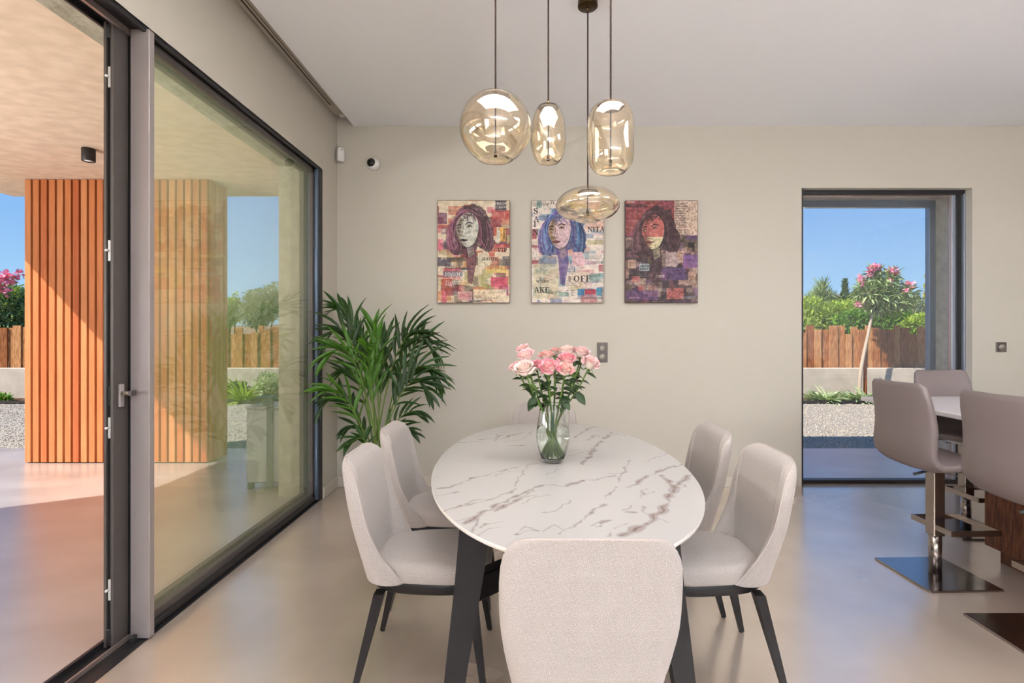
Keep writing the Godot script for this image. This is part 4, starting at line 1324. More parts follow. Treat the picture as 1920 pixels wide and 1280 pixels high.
func build_paintings() -> void:
	var says := ["left collage canvas, woman's pale face and brown hair on red and ochre scraps", "middle collage canvas, woman's face with blue and purple hair on pastel scraps", "right collage canvas, woman's face half red on dark violet and brown scraps"]
	var xs := [888.0, 1064.5, 1240.5]
	for i in 3:
		var c := W(xs[i], 471.5, 4.44)
		var t := thing("canvas_painting", says[i], "painting", Vector3(c.x, c.y, -4.476), 0.0, "collage portraits on the back wall")
		part("canvas", MB.new().box(Vector3(0, 0, 0.018), Vector3(0.640, 0.905, 0.032), 0.004), std("canvas_side_%d" % i, [Color(0.50, 0.36, 0.30), Color(0.62, 0.56, 0.52), Color(0.36, 0.27, 0.28)][i], 0.9), t)
		var m := std("collage_%d" % i, Color.WHITE, 0.6)
		m.albedo_texture = ImageTexture.create_from_image(collage(i))
		var mb := MB.new()
		var q := [Vector3(-0.316, 0.448, 0.0345), Vector3(0.316, 0.448, 0.0345), Vector3(-0.316, -0.448, 0.0345), Vector3(0.316, -0.448, 0.0345)]
		mb.sheet([[q[0], q[1]], [q[2], q[3]]], [], false)
		part("printed_front", mb, m, t)


func build_fittings() -> void:
	var t := thing("motion_sensor", "small white motion sensor in the upper left corner of the wall", "sensor", Vector3(-1.625, 2.93, -4.43), deg_to_rad(40))
	var r := []
	for q in [[-0.058, 0.8, -0.004], [-0.052, 1.0, 0.0], [0.045, 1.0, 0.0], [0.056, 0.9, 0.0], [0.060, 0.7, -0.002]]:
		r.append(oval(0.032 * q[1], 0.024 * q[1], 4.0, q[0], 28, Vector3(0, 0, q[2])))
	part("housing", MB.new().loft(r), M.white_plastic, t)
	part("indicator", MB.new().box(Vector3(0.004, 0.040, 0.0235), Vector3(0.018, 0.004, 0.003)), M.gasket, t)
	t = thing("security_camera", "round white dome camera with a black eye, high on the wall", "camera", W(700, 307, 4.46))
	t.position.z = -4.476
	var base := part("base", MB.new().lathe([Vector2(0, 0), Vector2(0.056, 0), Vector2(0.058, 0.012), Vector2(0.050, 0.03), Vector2(0.036, 0.044), Vector2(0, 0.05)], 36), M.white_plastic, t)
	base.rotation.x = PI / 2
	var eye := []
	for k in 9:
		var a := PI / 2 * k / 8
		eye.append(Vector2(0.040 * cos(a), 0.040 * sin(a)))
	eye.push_front(Vector2(0, 0))
	var e := part("lens_dome", MB.new().lathe(eye, 30), M.black_dome, t)
	e.rotation = Vector3(PI / 2 - 0.05, 0, 0)
	e.rotate_y(-0.3)
	e.position = Vector3(-0.012, 0.004, 0.028)
	for q in [[1129.5, 660.5, 2, "dark grey double wall switch with two round keys, right of the roses"], [1877.5, 650.5, 1, "dark grey single wall switch with a round key, right of the tall window"]]:
		var s := thing("wall_switch", q[3], "switch", W(q[0], q[1], 4.47))
		s.position.z = -4.476
		var hh: float = 0.088 * q[2]
		part("plate", MB.new().box(Vector3(0, 0, 0.005), Vector3(0.092, hh, 0.010), 0.003), M.switch_plate, s)
		for k in q[2]:
			var y: float = 0.0 if q[2] == 1 else 0.037 * (1 - 2 * k)
			var ky := part("key", MB.new().lathe([Vector2(0, 0), Vector2(0.026, 0), Vector2(0.025, 0.006), Vector2(0.0, 0.007)], 24), M.switch_key, s)
			ky.rotation.x = PI / 2
			ky.position = Vector3(0, y, 0.009)


# ---------------------------------------------------------------- palm
func blade(droop: float, seg := 5) -> MB:
	var rows := []
	for i in seg + 1:
		var u := float(i) / seg
		var w := 0.5 * pow(sin(PI * clampf(0.12 + 0.88 * u, 0, 1)), 0.7) if i < seg else 0.0
		var y := -droop * u * u
		rows.append([Vector3(-w, y + w * 0.10, u), Vector3(0, y - 0.01, u), Vector3(w, y + w * 0.10, u)])
	return MB.new().sheet(rows)


func aim(dir: Vector3, up: Vector3, l: float, w: float) -> Basis:
	var z := dir.normalized()
	var x := up.cross(z).normalized()
	if x.length() < 0.5:
		x = Vector3.RIGHT
	var y := z.cross(x)
	return Basis(x * w, y * l, z * l)


func build_palm() -> void:
	var r := RandomNumberGenerator.new()
	r.seed = 21
	var at := Vector3(-1.165, 0, -3.95)
	var t := thing("potted_palm", "tall green kentia palm in the corner behind the left chairs", "potted plant", at)
	part("pot", MB.new().lathe([Vector2(0, 0), Vector2(0.125, 0), Vector2(0.135, 0.01), Vector2(0.165, 0.30), Vector2(0.168, 0.33), Vector2(0.155, 0.33), Vector2(0.15, 0.29), Vector2(0, 0.285)], 40), M.pot, t)
	part("soil", MB.new().lathe([Vector2(0, 0.28), Vector2(0.15, 0.28), Vector2(0.14, 0.30), Vector2(0, 0.31)], 24), M.soil, t)
	var leaves := []
	for k in 3:
		leaves.append([])
		for d in [0.10, 0.30, 0.55]:
			leaves[k].append(blade(d).mesh(M["palm_leaf_%d" % k]))
	# tip, point on the way, depth of the tip, number of leaflets, tone, spread
	var list := [
		[622, 583, 672, 640, -0.10, 20, 0, 0.45], [612, 640, 662, 652, 0.10, 18, 2, 0.9], [618, 668, 668, 690, 0.30, 18, 1, 0.6], [614, 730, 660, 765, 0.35, 14, 1, 0.7],
		[600, 768, 648, 758, 0.05, 20, 2, 0.8], [790, 630, 745, 668, -0.05, 20, 2, 0.8], [812, 660, 765, 672, -0.20, 20, 0, 0.9], [820, 708, 768, 708, 0.10, 22, 0, 1.0],
		[802, 735, 762, 733, 0.25, 20, 2, 0.9], [786, 775, 748, 790, 0.15, 14, 2, 0.9], [776, 812, 742, 812, 0.05, 10, 2, 0.8], [647, 806, 682, 806, 0.10, 12, 2, 0.9],
		[652, 834, 686, 826, 0.20, 12, 0, 0.9], [703, 620, 708, 690, 0.15, 16, 1, 0.35], [668, 640, 690, 700, -0.15, 18, 1, 0.4], [722, 640, 720, 700, -0.15, 16, 0, 0.4], [640, 700, 672, 728, -0.2, 16, 0, 0.8], [688, 655, 696, 720, 0.35, 14, 1, 0.3]]
	for q in list:
		var p0 := Vector3(r.randf_range(-0.05, 0.05), 0.29, r.randf_range(-0.05, 0.05))
		var d: float = 3.95 - q[4] * 0.8
		var p2 := W(q[0], q[1], d) - at
		var pm := W(q[2], q[3], lerpf(3.95, d, 0.55)) - at
		var pc := pm * 2.0 - (p0 + p2) * 0.5
		pc.x = lerpf(pc.x, pm.x * 0.6, 0.35)
		var path := []
		for i in 15:
			var u: float = i / 14.0
			path.append(p0 * (1 - u) * (1 - u) + pc * 2.0 * u * (1 - u) + p2 * u * u)
		var fr := part("frond", MB.new().tube(path, 0.0075, 0.0018, 6), M.palm_stem, t)
		var n: int = q[5]
		var ln := p0.distance_to(p2)
		for i in n:
			var s := -1.0 if i % 2 == 0 else 1.0
			var u := lerpf(0.36, 0.99, float(i / 2) / maxf(1.0, (n - 1) / 2))
			var k := u * 14.0
			var p: Vector3 = path[int(k)].lerp(path[mini(14, int(k) + 1)], k - int(k))
			var tg: Vector3 = (path[mini(14, int(k) + 1)] - path[maxi(0, int(k) - 1)]).normalized()
			var side := tg.cross(Vector3(0.0, 0.35, 1.0)).normalized()
			if side.length() < 0.5:
				side = Vector3.RIGHT
			var dir: Vector3 = tg + side * s * q[7] * lerpf(0.9, 0.35, u) + Vector3(r.randf_range(-0.1, 0.1), r.randf_range(-0.22, 0.06), r.randf_range(-0.28, 0.28))
			var l := lerpf(0.29, 0.16, absf(u - 0.6) * 2.0) * clampf(ln / 0.9, 0.55, 1.0) * r.randf_range(0.85, 1.1)
			for k2 in 12:
				var tip: Vector3 = at + p + dir.normalized() * l
				if tip.x > -1.645 and tip.z > -4.45:
					break
				l *= 0.85
			var m := show_mesh("leaflet", leaves[q[6]][r.randi() % 3], fr)
			m.transform = Transform3D(aim(dir, Vector3(r.randf_range(-0.3, 0.3), 1, 0.5), l, 0.033), p)


# ---------------------------------------------------------------- roses
func petal_cup(mb: MB, turn: float, half: float, r0: float, r1: float, h: float, roll: float, base: Color, tip: Color, lift: float) -> void:
	mb.tinted = true
	var rows := []
	var cols := []
	for i in 7:
		var v := i / 6.0
		var row := []
		var cr := []
		for j in 7:
			var u := j / 3.0 - 1.0
			var edge := 1.0 - 0.22 * u * u * v
			var rr := lerpf(r0, r1, pow(v, 0.55)) + roll * pow(maxf(0.0, v - 0.7) / 0.3, 2.0) * 0.012
			var y := h * v * edge - roll * pow(maxf(0.0, v - 0.78) / 0.22, 2.0) * 0.006
			var a := turn + u * half * sin(PI * (0.18 + 0.55 * v))
			row.append(Vector3(cos(a) * rr, y + lift, sin(a) * rr))
			var k := clampf(pow(v, 5.0) + 0.22 * u * u * v, 0.0, 1.0)
			cr.append(base.lerp(tip, k).srgb_to_linear())
		rows.append(row)
		cols.append(cr)
	mb.sheet(rows, cols)


func rose_head(kind: int) -> Array:
	# one mesh per petal
	var base := Color(0.98, 0.94, 0.89)
	var tip: Color = [Color(0.97, 0.74, 0.77), Color(0.94, 0.47, 0.57), Color(0.96, 0.66, 0.65), Color(0.98, 0.84, 0.83)][kind]
	var r := RandomNumberGenerator.new()
	r.seed = 300 + kind
	var out := []
	var rings := [[3, 0.003, 0.009, 0.040, 0.0, 1.5, 0.010], [4, 0.006, 0.017, 0.043, 0.1, 1.25, 0.006], [5, 0.010, 0.0255, 0.045, 0.35, 1.15, 0.002], [5, 0.013, 0.0315, 0.042, 0.6, 1.05, -0.002], [3, 0.014, 0.0335, 0.034, 1.0, 0.8, -0.003]]
	for q in rings:
		for i in q[0]:
			var mb := MB.new()
			petal_cup(mb, TAU * i / q[0] + r.randf() + q[0], q[5], q[1], q[2] * r.randf_range(0.94, 1.06), q[3] * r.randf_range(0.93, 1.07), q[4], base, tip if q[0] > 3 else tip.darkened(0.08), q[6])
			out.append(mb.mesh(M.petal))
	return out


func rose_leaf(l: float) -> MB:
	var rows := []
	for i in 7:
		var u := i / 6.0
		var w := 0.36 * l * pow(sin(PI * pow(u, 0.8)), 0.9) if i < 6 else 0.0
		var y := -0.20 * l * u * u
		rows.append([Vector3(-w, y + w * 0.25, u * l), Vector3(-w * 0.5, y + w * 0.05, u * l), Vector3(0, y, u * l), Vector3(w * 0.5, y + w * 0.05, u * l), Vector3(w, y + w * 0.25, u * l)])
	return MB.new().sheet(rows)


func build_bouquet() -> void:
	var at := Vector3(0.130, 0.7500, -2.38)
	var v := thing("flower_vase", "clear glass vase half full of water on the marble table", "vase", at)
	var out := [Vector2(0.004, 0.0), Vector2(0.040, 0.0), Vector2(0.048, 0.004), Vector2(0.056, 0.020), Vector2(0.068, 0.055), Vector2(0.0765, 0.09), Vector2(0.079, 0.12), Vector2(0.077, 0.155), Vector2(0.071, 0.20), Vector2(0.064, 0.24), Vector2(0.0585, 0.272)]
	var inn := [Vector2(0.0555, 0.272), Vector2(0.061, 0.24), Vector2(0.068, 0.20), Vector2(0.074, 0.155), Vector2(0.076, 0.12), Vector2(0.0735, 0.09), Vector2(0.065, 0.057), Vector2(0.052, 0.024), Vector2(0.043, 0.014), Vector2(0.004, 0.012)]
	part("glass_body", MB.new().lathe(out + [Vector2(0.057, 0.2735)] + inn, 56, Vector3.ZERO, true), M.vase_glass, v)
	part("water", MB.new().lathe([Vector2(0, 0.0125), Vector2(0.0425, 0.0145), Vector2(0.0515, 0.0245), Vector2(0.0645, 0.0575), Vector2(0.073, 0.09), Vector2(0.0755, 0.12), Vector2(0.0735, 0.155), Vector2(0.0722, 0.168), Vector2(0.0, 0.168)], 56), M.vase_water, v)
	var heads := []
	for k in 4:
		heads.append(rose_head(k))
	var lm := [rose_leaf(1.0).mesh(M.rose_leaf), rose_leaf(1.0).mesh(M.rose_leaf_pale)]
	var r := RandomNumberGenerator.new()
	r.seed = 77
	# px of the bloom, depth, size, kind, words
	var list := [
		[983, 654, 2.40, 0.95, 0, "pale pink rose at the upper left, highest of the bouquet"], [988.5, 667, 2.33, 1.15, 0, "pale pink rose at the left, just below the highest one"],
		[971, 688, 2.38, 1.05, 0, "pale pink rose at the far left edge of the bouquet"], [986, 692, 2.29, 1.3, 3, "large open blush rose low at the front left"],
		[1007, 683, 2.36, 0.9, 1, "coral pink rose half hidden between the left roses and the front one"], [1024, 667, 2.40, 1.0, 2, "peach edged rose in the middle, behind the vivid front rose"],
		[1029, 690, 2.27, 1.3, 1, "vivid pink rose at the front centre of the bouquet"], [1041, 657, 2.50, 0.8, 2, "small pale rose at the back of the bouquet's middle"],
		[1064, 660, 2.42, 1.2, 3, "large cream rose at the top, right of the middle"], [1062, 675, 2.33, 1.2, 1, "crimson edged rose right of the middle, above the lower front rose"],
		[1058.5, 692, 2.28, 1.15, 2, "coral and cream rose low at the front, right of the vivid one"], [1089, 661, 2.40, 1.1, 0, "pink and cream rose at the upper right"],
		[1104, 681, 2.35, 1.25, 0, "pink rose at the far right edge of the bouquet"], [1090, 673, 2.45, 0.85, 2, "small coral rose tucked behind the rightmost rose"],
		[1042, 684, 2.42, 0.9, 3, "blush rose deep in the bouquet behind the front centre"]]
	for i in list.size():
		var q: Array = list[i]
		var c := W(q[0], q[1], q[2]) - at
		c.y -= 0.02
		var ax := Vector2(c.x, c.z)
		var neck := Vector3(clampf(c.x * 0.38, -0.045, 0.045), 0.235, clampf(c.z * 0.4, -0.04, 0.04))
		var foot := Vector3(-clampf(c.x * 0.42, -0.03, 0.03) + r.randf_range(-0.016, 0.016), 0.018 + 0.03 * r.randf(), -clampf(c.z * 0.42, -0.03, 0.03) + r.randf_range(-0.014, 0.014))
		var t := thing("rose", q[5], "rose", at + foot, 0.0, "pink roses in the glass vase")
		var path := curve3([foot, foot.lerp(neck, 0.5) + Vector3(r.randf_range(-0.006, 0.006), 0, r.randf_range(-0.006, 0.006)), neck, neck.lerp(c, 0.55) + Vector3(ax.x, 0.02, ax.y) * 0.05, c], 18)
		for k in path.size():
			path[k] -= foot
		part("stem", MB.new().tube(path, 0.0048, 0.0034, 7), M.rose_stem, t)
		var hd := Node3D.new()
		hd.name = "bloom"
		t.add_child(hd, true)
		var lean: Vector3 = (path[-1] - path[-3]).normalized()
		lean = (lean + Vector3(0, 0.25, 0.35 if q[1] > 675 else 0.15)).normalized()
		var xa := lean.cross(Vector3.FORWARD).normalized()
		hd.transform = Transform3D(Basis(xa, lean, xa.cross(lean)).scaled(Vector3.ONE * q[3] * 0.92), path[-1])
		hd.rotate_object_local(Vector3.UP, r.randf() * TAU)
		for m in heads[q[4]]:
			show_mesh("petal", m, hd)
		var sp := MB.new()
		for k in 5:
			var b := aim(Vector3(cos(TAU * k / 5), -0.25, sin(TAU * k / 5)), Vector3.UP, 0.03, 0.011)
			var rows := []
			for s in 4:
				var u := s / 3.0
				var w := 0.5 * sin(PI * (0.2 + 0.8 * u)) if s < 3 else 0.0
				rows.append([b * Vector3(-w, -0.3 * u * u, u), b * Vector3(w, -0.3 * u * u, u)])
			sp.sheet(rows)
		part("sepals", sp, M.rose_leaf_pale, hd)
		# leaves above the rim
		for k in 6:
			var u: float = [0.67, 0.72, 0.77, 0.82, 0.87, 0.91][k] + r.randf_range(-0.03, 0.03)
			var f: float = u * (path.size() - 1)
			var p: Vector3 = path[int(f)].lerp(path[int(f) + 1], f - int(f))
			var an := r.randf() * TAU
			var dir := Vector3(cos(an) + signf(c.x) * 0.3, r.randf_range(-0.55, 0.35), sin(an) + 0.25)
			var o := show_mesh("leaf", lm[0 if r.randf() < 0.75 else 1], t)
			var l := r.randf_range(0.040, 0.062)
			o.transform = Transform3D(aim(dir, Vector3(0, 1, 0.4), l, l * 0.8), p)
		if i in [3, 12, 10]:
			var o := show_mesh("leaf", lm[0], t)
			var p: Vector3 = path[13]
			o.transform = Transform3D(aim(Vector3(-0.5 if i == 3 else 0.75, -1.0, 0.3), Vector3(0, 0.3, 1), 0.075, 0.055), p)


func curve3(p: Array, steps: int) -> Array:
	var c := Curve3D.new()
	for i in p.size():
		var d: Vector3 = (p[mini(i + 1, p.size() - 1)] - p[maxi(i - 1, 0)]) / 6.0
		c.add_point(p[i], -d, d)
	var out := []
	var l := c.get_baked_length()
	for i in steps + 1:
		out.append(c.sample_baked(l * i / steps, true))
	return out


# ---------------------------------------------------------------- garden
func foliage(parent: Node, called: String, blobs: Array, mesh: Mesh, l0: float, l1: float, wide: float, sd: int, out := 0.6, rise := 0.2, dark := 0.72) -> void:
	# blobs: [centre, radii, count]
	var r := RandomNumberGenerator.new()
	r.seed = sd
	var xf := []
	var tint := []
	for b in blobs:
		for i in b[2]:
			var d := Vector3(r.randfn(), r.randfn(), r.randfn()).normalized()
			var k := pow(r.randf(), 0.38)
			var p: Vector3 = b[0] + d * k * b[1]
			var dir := (d * out + Vector3(r.randfn(), r.randfn(), r.randfn()) * 0.5 + Vector3.UP * rise).normalized()
			var l := r.randf_range(l0, l1)
			xf.append(Transform3D(aim(dir, Vector3(r.randf() - 0.5, 1, r.randf() - 0.5), l, l * wide), p))
			var f := r.randf_range(dark, 1.18)
			tint.append(Color(f * r.randf_range(0.92, 1.08), f, f * r.randf_range(0.88, 1.08)))
	copies(called, mesh, xf, tint, parent)


func spray(parent: Node, called: String, n: int, mesh: Mesh, at: Vector3, spread: float, l0: float, l1: float, w: float, sd: int) -> void:
	var r := RandomNumberGenerator.new()
	r.seed = sd
	var xf := []
	var tint := []
	for i in n:
		var a := r.randf() * TAU
		var e := r.randf_range(0.25, 1.4)
		var dir := Vector3(cos(a) * cos(e), sin(e), sin(a) * cos(e))
		var l := r.randf_range(l0, l1)
		xf.append(Transform3D(aim(dir, Vector3.UP if absf(dir.y) < 0.95 else Vector3.RIGHT, l, w), at + Vector3(cos(a), 0, sin(a)) * spread * sqrt(r.randf())))
		var f := r.randf_range(0.75, 1.2)
		tint.append(Color(f, f, f))
	copies(called, mesh, xf, tint, parent)


func shrub(called: String, label: String, cat: String, blobs: Array, mat: String, l0: float, l1: float, wide: float, sd: int, group := "", rise := 0.2) -> Node3D:
	var c: Vector3 = blobs[0][0]
	var t := thing(called, label, cat, Vector3(c.x, -0.05, c.z), 0.0, group)
	var bl := []
	for b in blobs:
		bl.append([b[0] - t.position, b[1], b[2]])
	foliage(t, "foliage", bl, blade(0.25, 3).mesh(M[mat]), l0, l1, wide, sd, 0.6, rise)
	var st := MB.new()
	for k in 3:
		var top: Vector3 = bl[k % bl.size()][0]
		st.tube(curve3([Vector3((k - 1) * 0.05, 0, 0), top * 0.5 + Vector3((k - 1) * 0.05, 0, 0.03), top], 6), 0.035, 0.012, 6)
	part("stem", st, M.bark, t)
	return t


func B(x: float, y: float, d: float, rx: float, ry: float, n: int, deep := 1.0) -> Array:
	# a clump of leaves seen at (x, y) with radii in pixels
	var k := d / F
	return [W(x, y, d), Vector3(rx * k, ry * k, minf(rx, ry) * k * deep), n]


func build_garden() -> void:
	# ground
	struct("gravel_bed", span(MB.new(), Vector3(-30, -0.4, -10.02), Vector3(30, -0.03, 30)), M.gravel, "pale gravel yard outside the terrace")
	struct("planting_bed", span(MB.new(), Vector3(-30, -0.4, -10.95), Vector3(30, -0.02, -10.02)), M.soil, "strip of bare soil along the low garden wall")
	struct("meadow", span(MB.new(), Vector3(-400, -0.6, -500), Vector3(400, -0.05, -10.95)), M.meadow)
	var hl := []
	for i in 41:
		var x := lerpf(-260, 260, i / 40.0)
		var h := 4.0 + 3.0 * sin(i * 0.7) + 2.0 * sin(i * 1.9) + (8.0 if absf(x - 95.0) < 30 else 0.0)
		hl.append([Vector3(x, -1, -130), Vector3(x, h * 0.55, -145), Vector3(x, h, -165), Vector3(x, -1, -190)])
	struct("hills", MB.new().sheet(hl), M.hill, "low dry hillside beyond the garden")
	struct("garden_edging", span(MB.new(), Vector3(-30, -0.2, -10.04), Vector3(30, 0.035, -10.02)), M.edging, "dark metal edging between gravel and planting bed")
	struct("retaining_wall", span(MB.new(), Vector3(-20, -0.3, -11.08), Vector3(18, 0.623, -10.88), 0.01), M.garden_wall, "low rendered garden wall under the board fence")
	# loose stones on the yard near the terrace
	var r := RandomNumberGenerator.new()
	r.seed = 9
	var xf := []
	var tint := []
	var st := MB.new().lathe([Vector2(0, -0.5), Vector2(0.35, -0.35), Vector2(0.5, 0.0), Vector2(0.36, 0.32), Vector2(0, 0.45)], 6).mesh(M.pebble)
	for i in 26000:
		var z := -r.randf_range(6.02, 10.0)
		var x := r.randf_range(-12.5, -3.0) if i % 2 == 0 else r.randf_range(3.2, 8.2)
		var s := r.randf_range(0.008, 0.022)
		xf.append(Transform3D(Basis.from_euler(Vector3(r.randf() * 0.6, r.randf() * TAU, r.randf() * 0.6)).scaled_local(Vector3(s * 1.3, s * 0.8, s)), Vector3(x, -0.03 + s * 0.25, z)))
		var f := r.randf_range(0.6, 1.08)
		tint.append(Color(f, f * r.randf_range(0.96, 1.0), f * r.randf_range(0.9, 1.0)))
	var pb := copies("loose_gravel", st, xf, tint, self)
	tag(pb, "loose pale gravel stones scattered over the yard", "gravel", "", "stuff")
	# board fence standing behind the wall
	var fe := thing("board_fence", "fence of brown upright boards cut to uneven heights behind the low wall", "fence", Vector3(0, 0, -11.12))
	var bm := []
	for k in 4:
		bm.append(MB.new().box(Vector3(0, 0.5, 0), Vector3(1, 1, 0.03), 0.0).mesh(M["fence_wood_%d" % k]))
	var x := -18.0
	var n := 0
	while x < 10.8:
		var w := r.randf_range(0.115, 0.20)
		var o := show_mesh("board", bm[r.randi() % 4], fe)
		var h: float = [0.76, 0.86, 0.92, 0.95, 0.80, 0.90][r.randi() % 6]
		o.transform = Transform3D(Basis.from_scale(Vector3(w - 0.006, h, 1)), Vector3(x + w / 2, 0.60, -0.028 * (n % 2) - r.randf() * 0.012))
		x += w
		n += 1
	part("fence_rail", span(MB.new(), Vector3(-18, 0.75, -0.10), Vector3(10.8, 0.83, -0.055)), M.fence_wood_2, fe)
	part("fence_rail", span(MB.new(), Vector3(-18, 1.20, -0.10), Vector3(10.8, 1.28, -0.055)), M.fence_wood_2, fe)
	# oleander grown as a little tree, seen through the tall window
	var d := 10.45
	var ol := thing("oleander_tree", "young oleander tree with a leaning pale trunk and pink blossoms", "tree", W(1610, 750, d))
	ol.position.y = -0.03
	var tr := []
	for q in [[1611, 752], [1613, 705], [1619, 668], [1628, 625], [1635, 590], [1640, 565]]:
		tr.append(W(q[0], q[1], d) - ol.position)
	tr[0].y = 0.0
	part("trunk", MB.new().tube(curve3(tr, 14), 0.040, 0.024, 9), M.bark_pale, ol)
	var limbs := MB.new()
	var tips := [[1617, 535], [1632, 515], [1645, 505], [1660, 520], [1675, 512], [1690, 545], [1705, 538], [1700, 560], [1620, 560]]
	for q in tips:
		var e := W(q[0], q[1], d + r.randf_range(-0.25, 0.25)) - ol.position
		limbs.tube(curve3([tr[4], tr[5].lerp(e, 0.4) + Vector3(0, 0.05, 0), e], 7), 0.018, 0.006, 5)
	part("limb", limbs, M.bark, ol)
	var bl := []
	for q in [[1640, 550, 26, 22, 330], [1665, 560, 28, 20, 330], [1622, 548, 18, 22, 190], [1688, 566, 20, 13, 140], [1702, 550, 16, 14, 120], [1655, 525, 26, 13, 190], [1640, 512, 12, 10, 60], [1672, 515, 12, 8, 50], [1645, 575, 26, 10, 160]]:
		var b := B(q[0], q[1], d, q[2], q[3], q[4])
		bl.append([b[0] - ol.position, b[1], b[2]])
	foliage(ol, "foliage", bl, blade(0.2, 3).mesh(M.leaf_oleander), 0.13, 0.22, 0.20, 31, 0.8, 0.15, 0.6)
	bl = []
	for q in [[1640, 502, 11, 6, 70], [1632, 512, 7, 5, 30], [1673, 508, 9, 6, 45], [1614, 521, 5, 5, 20], [1617, 530, 4, 4, 12], [1708, 534, 9, 5, 45], [1695, 546, 6, 4, 18], [1612, 571, 6, 5, 22], [1668, 527, 6, 5, 16], [1640, 545, 8, 4, 10]]:
		var b := B(q[0], q[1], d - 0.1, q[2], q[3], q[4])
		bl.append([b[0] - ol.position, b[1], b[2]])
	foliage(ol, "blossom", bl, blade(0.2, 2).mesh(M.blossom), 0.05, 0.08, 0.9, 32, 0.8, 0.3)
	var sk := thing("tree_stake", "orange brown wooden stake beside the leaning oleander trunk", "stake", W(1622, 750, 10.5))
	sk.position.y = -0.03
	part("post", MB.new().tube([Vector3(0, 0, 0), Vector3(0.03, 1.02, -0.04)], 0.035, 0.035, 10), M.stake, sk)
	# shrubs behind the fence, right
	var hd := "shrubs behind the garden fence"
	shrub("shrub", "pale green loose shrub at the left edge of the tall window's view", "shrub", [B(1520, 600, 14.0, 34, 44, 2300), B(1545, 612, 14.0, 26, 30, 1200), B(1500, 620, 13.6, 30, 34, 900)], "leaf_lime", 0.07, 0.14, 0.35, 41, hd)
	shrub("shrub", "bright green shrub directly behind the middle of the fence", "shrub", [B(1610, 606, 13.2, 32, 26, 2000), B(1585, 612, 13.4, 26, 22, 1000)], "leaf_green", 0.07, 0.13, 0.45, 42, hd)
	shrub("shrub", "yellow green shrub behind the fence, left of the oleander trunk", "shrub", [B(1572, 590, 16.0, 34, 26, 1800), B(1600, 582, 16.5, 22, 20, 900)], "leaf_lime", 0.08, 0.15, 0.4, 43, hd)
	shrub("shrub", "deep green shrub behind the fence, right of the oleander trunk", "shrub", [B(1668, 596, 14.5, 32, 26, 2000), B(1690, 606, 14.2, 26, 22, 1200)], "leaf_green", 0.07, 0.13, 0.45, 44, hd)
	shrub("shrub", "grey green olive shrub under the hillside", "shrub", [B(1718, 580, 16.0, 24, 24, 1600), B(1700, 585, 16.5, 16, 16, 600)], "leaf_olive", 0.06, 0.11, 0.35, 45, hd)
	shrub("shrub", "low light green shrub at the right end of the fence in view", "shrub", [B(1735, 608, 13.5, 26, 20, 1500), B(1712, 612, 13.3, 22, 16, 900)], "leaf_lime", 0.07, 0.12, 0.45, 46, hd)
	shrub("shrub", "dark shrub far behind the cypress", "shrub", [B(1600, 566, 30.0, 30, 14, 900), B(1640, 572, 30.0, 34, 12, 700)], "leaf_dark", 0.16, 0.3, 0.45, 47, hd)
	shrub("shrub", "tall lime green shrub behind the fence, left of the tall window's view", "shrub", [B(1440, 596, 14.5, 40, 40, 1800), B(1480, 604, 14.0, 30, 34, 1200)], "leaf_lime", 0.07, 0.13, 0.4, 48, hd)
	shrub("shrub", "broad green shrub behind the fence, right of the tall window's view", "shrub", [B(1800, 592, 14.5, 44, 40, 1800), B(1850, 600, 14.0, 36, 32, 1200)], "leaf_green", 0.07, 0.13, 0.45, 49, hd)
	shrub("shrub", "olive grey bush behind the fence, right of the big olive bush", "shrub", [B(570, 576, 15.0, 40, 40, 1800), B(620, 590, 14.5, 36, 32, 1200)], "leaf_olive", 0.07, 0.12, 0.4, 50, hd)
	var pine := thing("pine_tree", "feathery pale green pine behind the left shrubs", "tree", W(1541, 640, 19.0))
	pine.position.y = -0.05
	bl = []
	for q in [[1541, 545, 7, 14, 90], [1541, 562, 18, 14, 260], [1541, 580, 24, 14, 340], [1530, 570, 16, 12, 180], [1556, 572, 14, 14, 180]]:
		var b := B(q[0], q[1], 19.0, q[2], q[3], q[4])
		bl.append([b[0] - pine.position, b[1], b[2]])
	foliage(pine, "foliage", bl, blade(0.0, 2).mesh(M.leaf_pine), 0.25, 0.5, 0.10, 51, 0.5, 0.9)
	part("trunk", MB.new().tube([Vector3.ZERO, W(1541, 550, 19.0) - pine.position], 0.12, 0.03, 8), M.bark, pine)
	for q in [["tall slim dark green cypress far off on the skyline", 1584, 522, 574, 5.0, 60.0, "leaf_dark", 900], ["yellow green cypress beside the window's right edge", 1739, 507, 640, 6.5, 22.0, "leaf_yellow", 1500], ["fresh green cypress right of the yellow green one", 1750, 520, 640, 9.0, 19.0, "leaf_cypress", 1700]]:
		var t := thing("cypress_tree", q[0], "tree", W(q[1], 640, q[5]))
		t.position.y = -0.05
		var k: float = q[5] / F
		bl = []
		for i in 7:
			var u := (i + 0.5) / 7.0
			bl.append([W(q[1], lerpf(q[3], q[2] + 5, u), q[5]) - t.position, Vector3(1, 1, 1) * k * q[4] * (1.1 - 0.75 * u * u) * Vector3(1, 1.9, 1), int(q[7] / 7)])
		foliage(t, "foliage", bl, blade(0.0, 2).mesh(M[q[6]]), k * 5, k * 9, 0.35, 60 + int(q[1]), 0.3, 1.6)
		part("trunk", MB.new().tube([Vector3.ZERO, W(q[1], q[2] + 12, q[5]) - t.position], 0.12, 0.03, 8), M.bark, t)
	# planting bed, right
	var tuft := blade(0.5, 4)
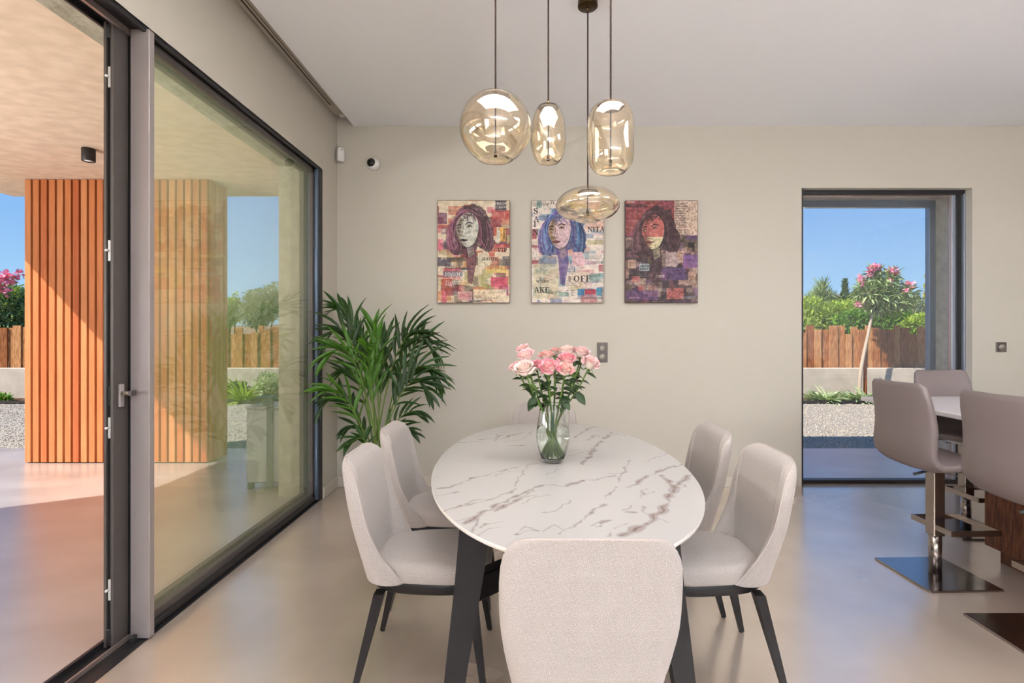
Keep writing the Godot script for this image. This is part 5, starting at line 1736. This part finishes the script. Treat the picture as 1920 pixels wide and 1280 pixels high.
	for q in [["silvery green clump of pointed leaves, larger of the two by the gravel edge", 1546, 746, 10.30, 0.32, 170, "leaf_sage"], ["silvery green clump of pointed leaves at the foot of the oleander", 1612, 747, 10.28, 0.26, 150, "leaf_sage"], ["silvery green clump of leaves half hidden behind the bar stool", 1700, 748, 10.3, 0.26, 90, "leaf_sage"]]:
		var t := thing("sage_plant", q[0], "plant", W(q[1], q[2], q[3]), 0.0, "silvery plants in the bed")
		t.position.y = -0.02
		spray(t, "foliage", q[5], tuft.mesh(M[q[6]]), Vector3.ZERO, q[4] * 0.7, 0.16, 0.34, 0.06, int(q[1]))
	# left: through the sliding door
	shrub("shrub", "big grey green olive bush behind the fence, left of the terrace wall", "shrub", [B(492, 574, 14.5, 34, 34, 3000), B(478, 590, 14.0, 30, 24, 1500), B(515, 560, 15.0, 26, 30, 1300), B(470, 556, 14.6, 14, 12, 200)], "leaf_olive", 0.06, 0.11, 0.4, 71, hd)
	shrub("shrub", "yellow green bush beside the slatted pillar's right corner", "shrub", [B(434, 582, 16.0, 20, 24, 1600), B(415, 590, 16.0, 24, 30, 1000), B(442, 556, 16.0, 6, 8, 40)], "leaf_lime", 0.07, 0.13, 0.45, 72, hd)
	shrub("shrub", "light green ball shaped bush in the bed by the low wall", "shrub", [B(502, 722, 10.45, 24, 24, 1500), B(514, 738, 10.5, 18, 20, 700)], "leaf_sage", 0.04, 0.075, 0.4, 73, "bushes in the planting bed")
	shrub("shrub", "blue green leafy bush in the bed beside the pillar", "shrub", [B(444, 738, 10.5, 24, 22, 900), B(425, 745, 10.5, 20, 18, 400)], "leaf_dark", 0.06, 0.1, 0.4, 74, "bushes in the planting bed")
	var ag := thing("strap_leaf_plant", "bright yellow green plant with long strap leaves in the bed", "plant", W(455, 766, 10.2))
	ag.position.y = -0.02
	spray(ag, "foliage", 42, blade(0.4, 5).mesh(M.leaf_lime), Vector3.ZERO, 0.05, 0.35, 0.62, 0.05, 81)
	# far left
	var ob := shrub("oleander_bush", "tall oleander bush in pink bloom at the far left edge", "shrub", [B(5, 575, 12.0, 40, 44, 1500), B(28, 600, 12.0, 26, 26, 700), B(-30, 580, 12.0, 40, 50, 900)], "leaf_oleander", 0.15, 0.28, 0.18, 75)
	bl = []
	for q in [[8, 520, 14, 10, 80], [34, 514, 8, 6, 30], [-14, 528, 14, 10, 50], [12, 548, 7, 6, 16], [22, 524, 9, 7, 30], [2, 538, 10, 6, 30]]:
		var b := B(q[0], q[1], 11.5, q[2], q[3], q[4])
		bl.append([b[0] - ob.position, b[1], b[2]])
	foliage(ob, "blossom", bl, blade(0.2, 2).mesh(M.blossom), 0.07, 0.11, 0.9, 76, 0.8, 0.3)
	shrub("shrub", "dark leafy bush low at the far left by the wall", "shrub", [B(4, 756, 10.4, 16, 18, 600), B(-16, 760, 10.4, 20, 20, 400)], "leaf_green", 0.06, 0.1, 0.4, 77, "bushes in the planting bed")
	shrub("shrub", "small grey green tuft beside the slatted pillar's left edge", "shrub", [B(36, 768, 10.3, 9, 8, 300)], "leaf_sage", 0.05, 0.08, 0.3, 78, "bushes in the planting bed")
